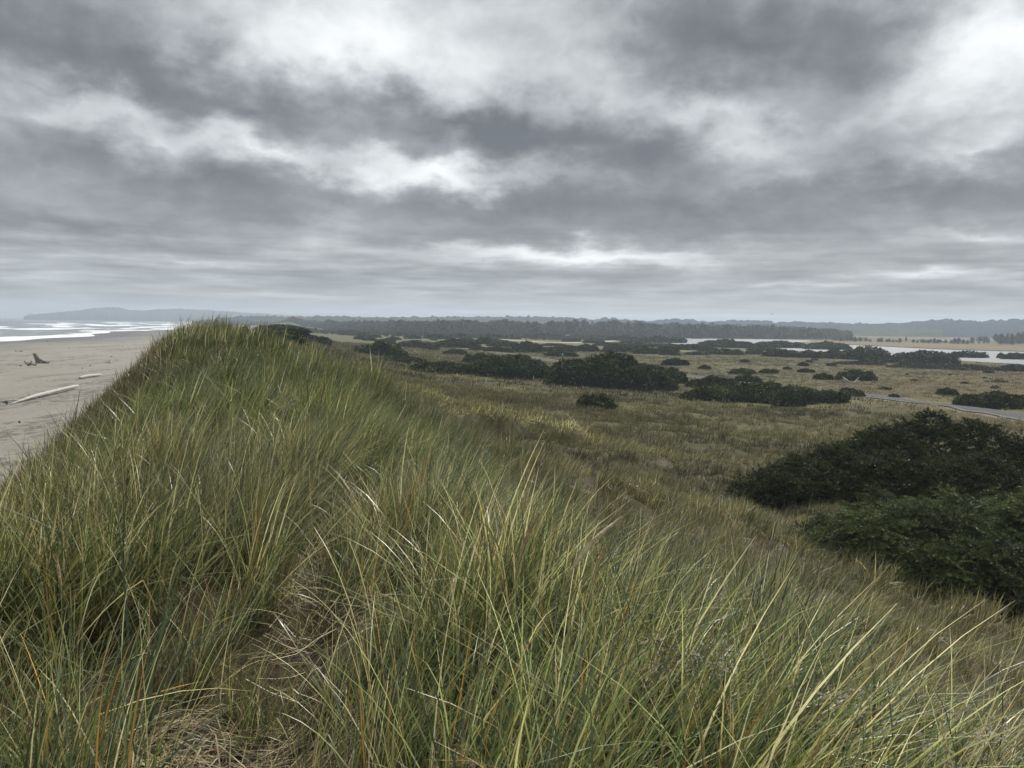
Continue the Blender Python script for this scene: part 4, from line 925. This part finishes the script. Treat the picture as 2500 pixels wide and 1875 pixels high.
P = spline([a-c0, (a+b)/2-c0+np.array([0, 0, .12]), b-c0], 8); mesh_obj('trunk', *wobble_tube(P, np.interp(np.linspace(0, 1, len(P)), [0, .2, 1], [.18, .33, .3]), 12, .015, 4), m_drift, root, smooth=True)
tag(root, 'short pale driftwood log half hidden behind the dune grass', 'driftwood')
# uprooted stump
g0 = gp(103, 887); x, y, D0 = hit(103, 887); u = D0/F      # metres per photo pixel here
root = empty('driftwood_stump', g0)
def L3(lst): return [np.array([(px-103)*u, dy, (887-py)*u]) for px, py, dy in lst]
trunk = wobble_tube(L3([(96, 887, 0), (92, 878, 0), (88, 871, .1), (84, 866, .1)]), [.85, .62, .50, .38], 12, .05, 5)
mesh_obj('trunk', *join([trunk]), m_driftd, root, smooth=False)
for k, (pts, rr) in enumerate([([(84, 867, .1), (82, 864, .1), (80, 865.5, 0)], [.22, .15, .04]), ([(86, 866, .1), (85.5, 864, .2), (86, 863, .2)], [.2, .12, .03]), ([(96, 880, 0), (103, 883, .1), (112, 885, 0), (119, 886, -.2)], [.55, .42, .34, .2]), ([(112, 885, 0), (118, 884.5, .3), (119, 882.8, .3)], [.18, .12, .05]),
                                ([(97, 885, -.2), (90, 888, -.3), (80, 889.5, -.2)], [.3, .2, .07]), ([(102, 884, -.3), (105, 887, -1.), (104, 888.5, -1.4)], [.25, .15, .05])]):
    mesh_obj('root_limb', *wobble_tube(spline(L3(pts), 4), np.interp(np.linspace(0, 1, (len(pts)-1)*4+1), np.linspace(0, 1, len(rr)), rr), 9, .03, 10+k), m_driftd, root)
tag(root, 'dark upright driftwood stump with roots out on the open beach', 'driftwood')
def sticks(px, py, n, sz, mat, label, seed, flat=.3):
    rs = np.random.default_rng(seed); g_ = gp(px, py); D_ = hit(px, py)[2]; s = sz/F*D_; parts = []
    for k in range(n):
        c = np.array([rs.normal(0, s*.28), rs.normal(0, s*.2), .08+rs.uniform(0, .2)*flat]); a = rs.normal(0, .5)+(3.14 if rs.random() < .5 else 0); l = s*rs.uniform(.3, .6)
        d = np.array([math.cos(a), math.sin(a), rs.normal(.05, flat*.8)])*l; parts.append(wobble_tube([c-d/2, c+np.array([0, 0, .06]), c+d/2], [.11, .15, .05], 7, .02, seed+k))
    if n <= 2: parts = parts[:1]
    o = mesh_obj('driftwood_pile' if n > 2 else 'driftwood_branch', *join(parts), mat); o.location = g_; tag(o, label, 'driftwood', 'small driftwood on the beach')
sticks(74, 893, 9, 22, m_driftd, 'tangled dark driftwood heap left of the upright stump', 21, 1.2)
sticks(60, 894, 2, 18, m_driftd, 'flat dark branch lying left of the tangled heap', 22, .1)
sticks(264, 887, 5, 22, m_drift, 'pale broken stump pieces against the dune edge', 23, 1.6)
sticks(268, 871, 2, 12, m_driftd, 'short dark stick above the pale stump pieces', 24, .1)
sticks(200, 900, 2, 15, m_driftd, 'dark branch lying near the wrack line', 25, .3)
sticks(229, 894, 2, 10, m_driftd, 'small dark twig near the pale stump pieces', 26, .3)
sticks(12, 988, 3, 12, m_driftd, 'small dark chunk at the left end of the long log', 27, 1.4)
sticks(50, 1038, 2, 8, m_driftd, 'small forked twig near the dune foot at the left', 28, 1.4)
sticks(168, 850, 2, 9, m_driftd, 'tiny dark debris on the upper beach', 29, .2)
sticks(45, 858, 4, 15, m_driftd, 'scattered dark debris left of the stump', 30, .2)
sticks(300, 846, 2, 10, m_driftd, 'far dark stick beside the dune silhouette', 31, .2)
sticks(112, 834, 2, 8, m_driftd, 'tiny stick below the foam line', 32, .2)
# plank at the left edge of the near dune
g_ = gp(30, 1235); o = mesh_obj('driftwood_plank', *wobble_tube([(-.5, .1, .15), (0, 0, .12), (.3, -.02, .10)], [.05, .06, .03], 8, .006, 41), m_driftd)
o.location = g_; tag(o, 'brown driftwood piece caught in the grass at the left edge', 'driftwood', 'small driftwood on the beach')
# pale driftwood in the plain
sticks(2066, 931, 6, 44, m_drift, 'pale driftwood branches in front of the wedge shrub on the plain', 51, .8)

# ------------------------------------------------------------------ posts
m_teal = simple_mat('teal_paint', (.05, .36, .36), (.07, .42, .42), 10, .5, .05)
m_dkmet = simple_mat('dark_post', (.03, .035, .03), (.05, .05, .045), 10, .6, .1)
m_post = simple_mat('weathered_post', (.20, .18, .145), (.32, .29, .24), 12, .9, .4, stretch=(3, 3, .4))
m_white = simple_mat('white_paint', (.62, .63, .62), (.72, .72, .70), 6, .6, .05)
x, y, D_ = hit(1373, 876); u = D_/F; root = empty('sign_post', (x, y, float(hgt(x, y))))
mesh_obj('post', *boxv(-.13, .13, -.1, .1, -.2, 8*u), m_dkmet, root)
V, Fc = boxv(-1.7*u, 1.7*u, -.16, -.102, 6*u, 14*u); mesh_obj('sign_panel', V, Fc, m_teal, root)
V, Fc = boxv(-.9*u, .2*u, -.175, -.163, 9.3*u, 10.6*u); V2, F2 = boxv(-.1*u, .9*u, -.175, -.163, 11*u, 12.2*u)
mesh_obj('sign_mark', *join([(V, Fc), (V2, F2)]), m_white, root)
tag(root, 'small teal sign on a dark post by the road, before a dark shrub', 'sign')
x, y, D_ = hit(1273, 869); u = D_/F; root = empty('wooden_post', (x, y, float(hgt(x, y))))
mesh_obj('shaft', *wobble_tube([(0, 0, -.2), (0, 0, 4*u), (0, 0, 9*u)], [1.5*u, 1.4*u, 1.3*u], 10, .01, 3), m_post, root)
mesh_obj('cap', *tube([(0, 0, 9*u), (0, 0, 9.4*u), (0, 0, 10*u)], [1.6*u, 1.6*u, .5*u], 10), m_post, root)
tag(root, 'short thick grey wooden post behind a small shrub near the road', 'post')

# ------------------------------------------------------------------ buildings across the lagoon
m_wall = simple_mat('pale_siding', (.40, .39, .36), (.48, .47, .44), 1.5, .9, .1)
m_wall2 = simple_mat('grey_siding', (.20, .20, .19), (.27, .26, .25), 1.5, .9, .1)
m_roof = simple_mat('grey_roof', (.22, .22, .225), (.32, .32, .33), 2, .8, .2)
m_roofw = simple_mat('pale_metal_roof', (.60, .62, .64), (.7, .72, .74), 2, .5, .05)
m_glass = simple_mat('window_glass', (.03, .035, .04), (.05, .055, .06), 2, .2, .0, spec=.6)
def house(px, py, wpx, hpx, wall, roof, label, two=False, z=-13.45, rz=0):
    p_ = flat_hit(px, py, z); D_ = np.hypot(*p_)/math.hypot(1, (px-1250)/F)*1.0; u = D_/F; W = wpx*u; H = hpx*u*.55; Rf = hpx*u*.45; dp = W*.6
    root = empty('house', (p_[0], p_[1], EYE+z), rz)
    mesh_obj('wall', *join([boxv(-W/2, W/2, 0, dp, -.3, H), ([(-W/2, 0, H), (-W/2, dp, H), (-W/2, dp/2, H+Rf*.9), (W/2, 0, H), (W/2, dp, H), (W/2, dp/2, H+Rf*.9)], [(0, 2, 1), (3, 4, 5)])]), wall, root)
    e = W*.06; t_ = .25
    V = [(-W/2-e, -e, H-.2), (W/2+e, -e, H-.2), (W/2+e, dp/2, H+Rf), (-W/2-e, dp/2, H+Rf), (-W/2-e, dp+e, H-.2), (W/2+e, dp+e, H-.2)]
    V = V+[(a, b, c-t_) for a, b, c in V]
    mesh_obj('roof', V, [(0, 1, 2, 3), (3, 2, 5, 4), (7, 6, 9, 8), (8, 9, 10, 11), (0, 6, 7, 1), (4, 5, 11, 10), (0, 3, 9, 6), (3, 4, 10, 9), (1, 7, 8, 2), (2, 8, 11, 5)], roof, root)
    k = max(2, int(W/5))
    for i in range(k):
        cx = -W/2+W*(i+.5)/k; f = mesh_obj('window', *boxv(cx-W/k*.25, cx+W/k*.25, -.08, .05, H*.3, H*.8), m_white, root)
        mesh_obj('pane', *boxv(cx-W/k*.2, cx+W/k*.2, -.12, -.083, H*.36, H*.75), m_glass, f)
    tag(root, label, 'house', 'buildings on the far lagoon shore'); return root
house(1775, 825.5, 19, 11, m_wall2, m_roof, 'larger grey house on the far lagoon shore before the trees')
house(1497, 821.0, 6, 5, m_wall, m_roofw, 'small pale hut at the left end of the far lagoon shore')
house(1520, 821.5, 5, 3.5, m_wall, m_roofw, 'second small pale hut on the far shore, right of the first')
house(1572, 822.5, 16, 3, m_wall2, m_roofw, 'long low pale roofed shed on the far shore')
house(1914, 826.5, 9, 5, m_wall, m_roof, 'small house by the trees at the far end of the lagoon')
house(2309, 835.5, 13, 5.5, m_wall, m_roofw, 'white roofed barn beyond the orange meadow')
house(1383, 822.5, 13, 5, m_wall2, m_roof, 'low grey building left of the lagoon among the scrub')
# trestle bridge
pa, pb = flat_hit(1990, 829.5), flat_hit(2062, 831.5); d_ = pb-pa; Lb = np.hypot(*d_); root = empty('bridge', (pa[0], pa[1], EYE-13.5), math.atan2(d_[1], d_[0]))
m_br = simple_mat('bridge_timber', (.16, .155, .15), (.24, .235, .225), 3, .9, .2)
mesh_obj('deck', *boxv(0, Lb, -1.5, 1.5, 1.9, 2.3), m_br, root)
mesh_obj('railing', *join([boxv(0, Lb, -1.5, -1.42, 2.9, 3.0)]+[boxv(q, q+.12, -1.5, -1.42, 2.3, 2.9) for q in np.arange(0, Lb, 2.)]), m_br, root)
for q in np.arange(1, Lb, Lb/5.5): mesh_obj('pier', *boxv(q, q+.4, -1.3, 1.3, -.6, 1.9), m_br, root)
tag(root, 'low trestle bridge at the far end of the lagoon', 'bridge')

# ------------------------------------------------------------------ conifers
m_conif = obj_leaf_mat('conifer_leaf', .7, .08, .1)
m_conif_i = leafy_mat('forest_leaf', .8, .05, .05)
def conifer(seed, h, n, leaf, mat, full=.30, pine=False):
    rs = np.random.default_rng(seed); v = rs.random(n)**.8
    if pine:
        ph_ = .25+.75*v; r = full*h*(np.sin(np.clip((ph_-.2)/.8, 0, 1)*math.pi)**.6)*rs.uniform(.4, 1.05, n)
    else:
        ph_ = .08+.92*v; r = full*h*(1-ph_)**.8*(.75+.4*np.sin(ph_*38+seed))*rs.uniform(.45, 1.1, n)+.02*h
    a = rs.uniform(0, 6.283, n); r = r*(1+.35*np.sin(a*2+seed)+.2*np.sin(a*3+seed*2))
    P = np.stack([r*np.cos(a), r*np.sin(a), ph_*h-.12*r], 1)
    V, Fc = leaf_cards(P, np.stack([np.cos(a), np.sin(a), a*0-.2], 1), np.full(n, leaf), rs, 2.)
    c = np.array([(.060, .068, .046), (.078, .086, .056), (.10, .105, .07)])[rs.integers(0, 3, n)]*rs.uniform(.7, 1.35, (n, 1))
    return V, Fc, np.repeat(c, 4, 0)
tree_src = []
for k in range(5):
    V, Fc, c = conifer(700+k, 1., 420, .085, m_conif, .24 if k < 3 else .30, pine=k >= 3)
    tree_src.append(mesh_obj('crown', V, Fc, m_conif, cols=c, link=False).data)
tv, tf = tube([(0, 0, -.02), (0, 0, .5), (.01, 0, .95)], [.022, .015, .004], 6); trunk_src = mesh_obj('trunk', tv, tf, m_wood, link=False).data
def tree(px, py, hpx, k, label, group, z=-13.45, wd=1., cat='tree'):
    p_ = flat_hit(px, py, z); D_ = p_[1]; u = D_/F; h = hpx*u
    root = empty('conifer_tree', (p_[0], p_[1], EYE+z), 0); root.scale = (h*wd, h*wd, h); root.rotation_euler = (0, 0, (px*7.3) % 6.28)
    for nm, dta in (('crown', tree_src[k % 5]), ('trunk', trunk_src)):
        o = bpy.data.objects.new(nm, dta); COL.objects.link(o); o.parent = root
    tag(root, label, cat, group)
tree(2212, 833.5, 12, 1, 'lone dark conifer standing up from the meadow hedge line', 'trees along the meadow', wd=1.2)
for px, h, lb in [(2052, 9, None), (2068, 9, None), (2078, 10, None), (2087, 10, None), (2099, 9, None), (2114, 6, 'small cone shaped tree at the meadow edge'), (2125, 6, None), (2145, 8, None), (2152, 9, None), (2165, 7, None), (2180, 6, None), (2195, 6, None), (2240, 6, None), (2255, 8, None), (2268, 7, None), (2281, 10, 'taller tree left of the white roofed barn'), (2290, 8, None), (2330, 11, None), (2340, 12, 'pointed tree right of the white roofed barn'), (2352, 9, None), (2362, 8, None)]:
    tree(px, 833.5+(px-2060)*.022, h*1.2, int(px), lb or 'one of the small dark trees in the hedge line behind the orange meadow', 'trees along the meadow', wd=2.1)
rs = np.random.default_rng(14)
for i in range(46):
    px = 2035+rs.random()*345; tree(px, 833.0+(px-2060)*.022-rs.random()*1.5, rs.uniform(4, 9), i, 'one of the small dark trees in the hedge line behind the orange meadow', 'trees along the meadow', wd=rs.uniform(1.6, 3.))
rs = np.random.default_rng(12)
for i in range(95):
    px = 2372+rs.random()**.85*210; lift = rs.random()
    top = np.interp(px, [2360, 2400, 2440, 2480, 2520, 2600], [13, 19, 26, 31, 36, 44])
    tree(px, 839.5+(px-2400)*.036-lift*7, (top-lift*6)*rs.uniform(.55, 1.), i, 'one of the dark conifers of the wood at the right edge behind the meadow', 'conifers of the wood at the right edge', wd=rs.uniform(.85, 1.15))

# far wood as one mass
def far_wood(name, n, f, hh, label, seed, mat):
    rs = np.random.default_rng(seed); P = []; 
    src = []
    for k in range(6):
        V, Fc, c = conifer(800+k, 1., 90, .17, mat, .26 if k < 3 else .34, pine=k >= 3); src.append(mesh_obj('tree', V, Fc, mat, cols=c, link=False))
    px, D_, H = f(rs, n); r_ = np.array([ray(a, 800) for a in px]); x = r_[:, 0]/r_[:, 1]*D_; y = D_; z = hgt(x, y)
    ok = ~inpoly(x, y, LAG) & ~inpoly(x, y, MEAD); x, y, z, H = x[ok], y[ok], z[ok], H[ok]; n = len(x)
    rot = np.stack([x*0, x*0, rs.uniform(0, 6.28, n)], 1)
    o = scatter(name, np.stack([x, y, z], 1), rs.integers(0, 6, n), rot, np.stack([H*1.1, H*1.1, H], 1), rs.uniform(0, .5, n), rs.uniform(.75, 1.35, n), src)
    tag(o, label, 'wood', kind='stuff')
def f1(rs, n):
    px = rs.uniform(570, 2080, n); fx = np.array([430, 560, 680, 820, 1000, 1300, 1500, 1600, 1700, 1900, 2000, 2080.]); fy = [792, 794, 799, 809, 818, 821, 822, 824, 825.5, 828, 828.5, 829]; front = np.interp(px, fx, [flat_hit(a, b)[1]+4 for a, b in zip(fx, fy)]); D_ = front+rs.random(n)**1.6*850
    H = np.interp(px, [570, 640, 1000, 1500, 1700, 1850, 2000, 2080], [3, 8, 11, 14, 14, 14, 11, 8])*rs.uniform(.55, 1.15, n)*(1+.5*fbm(px/30., D_/60., 131))
    H = np.where((px > 1800) & (px < 1870) & (D_ < 800), H*.7, H); H = H*np.where(D_ < front+25, rs.uniform(.3, 1, n), 1); return px, D_, H
far_wood('far_forest', 11000, f1, 10, 'hazy forest belt stretching across the far side of the plain and lagoon', 141, m_conif_i)
def f2(rs, n):
    px = rs.uniform(700, 1480, n); D_ = np.interp(px, [700, 1480], [620, 640])+rs.random(n)*230; H = rs.uniform(1, 3.8, n); return px, D_, H
far_wood('far_scrub', 1600, f2, 3, 'scrub thicket in front of the far forest', 142, m_conif_i)
# bird
r_ = ray(1885, 767); D_ = 160.; o = mesh_obj('bird', [(-.55, 0, .10), (-.25, .08, .16), (0, .14, .02), (0, -.2, 0), (.25, .08, .16), (.55, 0, .10), (0, -.02, -.09), (0, .3, .0), (-.06, -.35, .0), (.06, -.35, .0), (0, 0, .09), (.24, -.06, .14), (-.24, -.06, .14)],
  [(0, 1, 12), (1, 2, 10, 12), (5, 11, 4), (4, 11, 10, 2), (7, 2, 6), (7, 10, 2), (2, 3, 6), (10, 3, 2), (3, 8, 9), (6, 3, 10), (7, 6, 10)], m_dkmet)
o.location = (r_[0]*D_, r_[1]*D_, EYE+r_[2]*D_); tag(o, 'small dark bird flying over the blue hills', 'bird')

# ------------------------------------------------------------------ haze
V, Fc = boxv(-6900, 6900, -300, 6900, -9, 105)
hzb = mesh_obj('haze', V, Fc); m, t = new_mat('haze')
pv = t.n('ShaderNodeVolumePrincipled', ins={'Color': (.78, .88, 1., 1), 'Density': .00023, 'Anisotropy': .2})
t.n('ShaderNodeOutputMaterial', ins={1: pv.outputs[0]}); hzb.data.materials.append(m)
tag(hzb, 'thin sea haze over the whole coast', 'haze', kind='stuff')

# ------------------------------------------------------------------ render settings
sc.view_settings.view_transform = 'Standard'; sc.view_settings.look = 'None'; sc.view_settings.exposure = .08; sc.view_settings.gamma = 1
sc.cycles.use_denoising = True
sc.cycles.max_bounces = 4; sc.cycles.diffuse_bounces = 2; sc.cycles.glossy_bounces = 2; sc.cycles.transmission_bounces = 3; sc.cycles.volume_bounces = 0; sc.cycles.transparent_max_bounces = 8
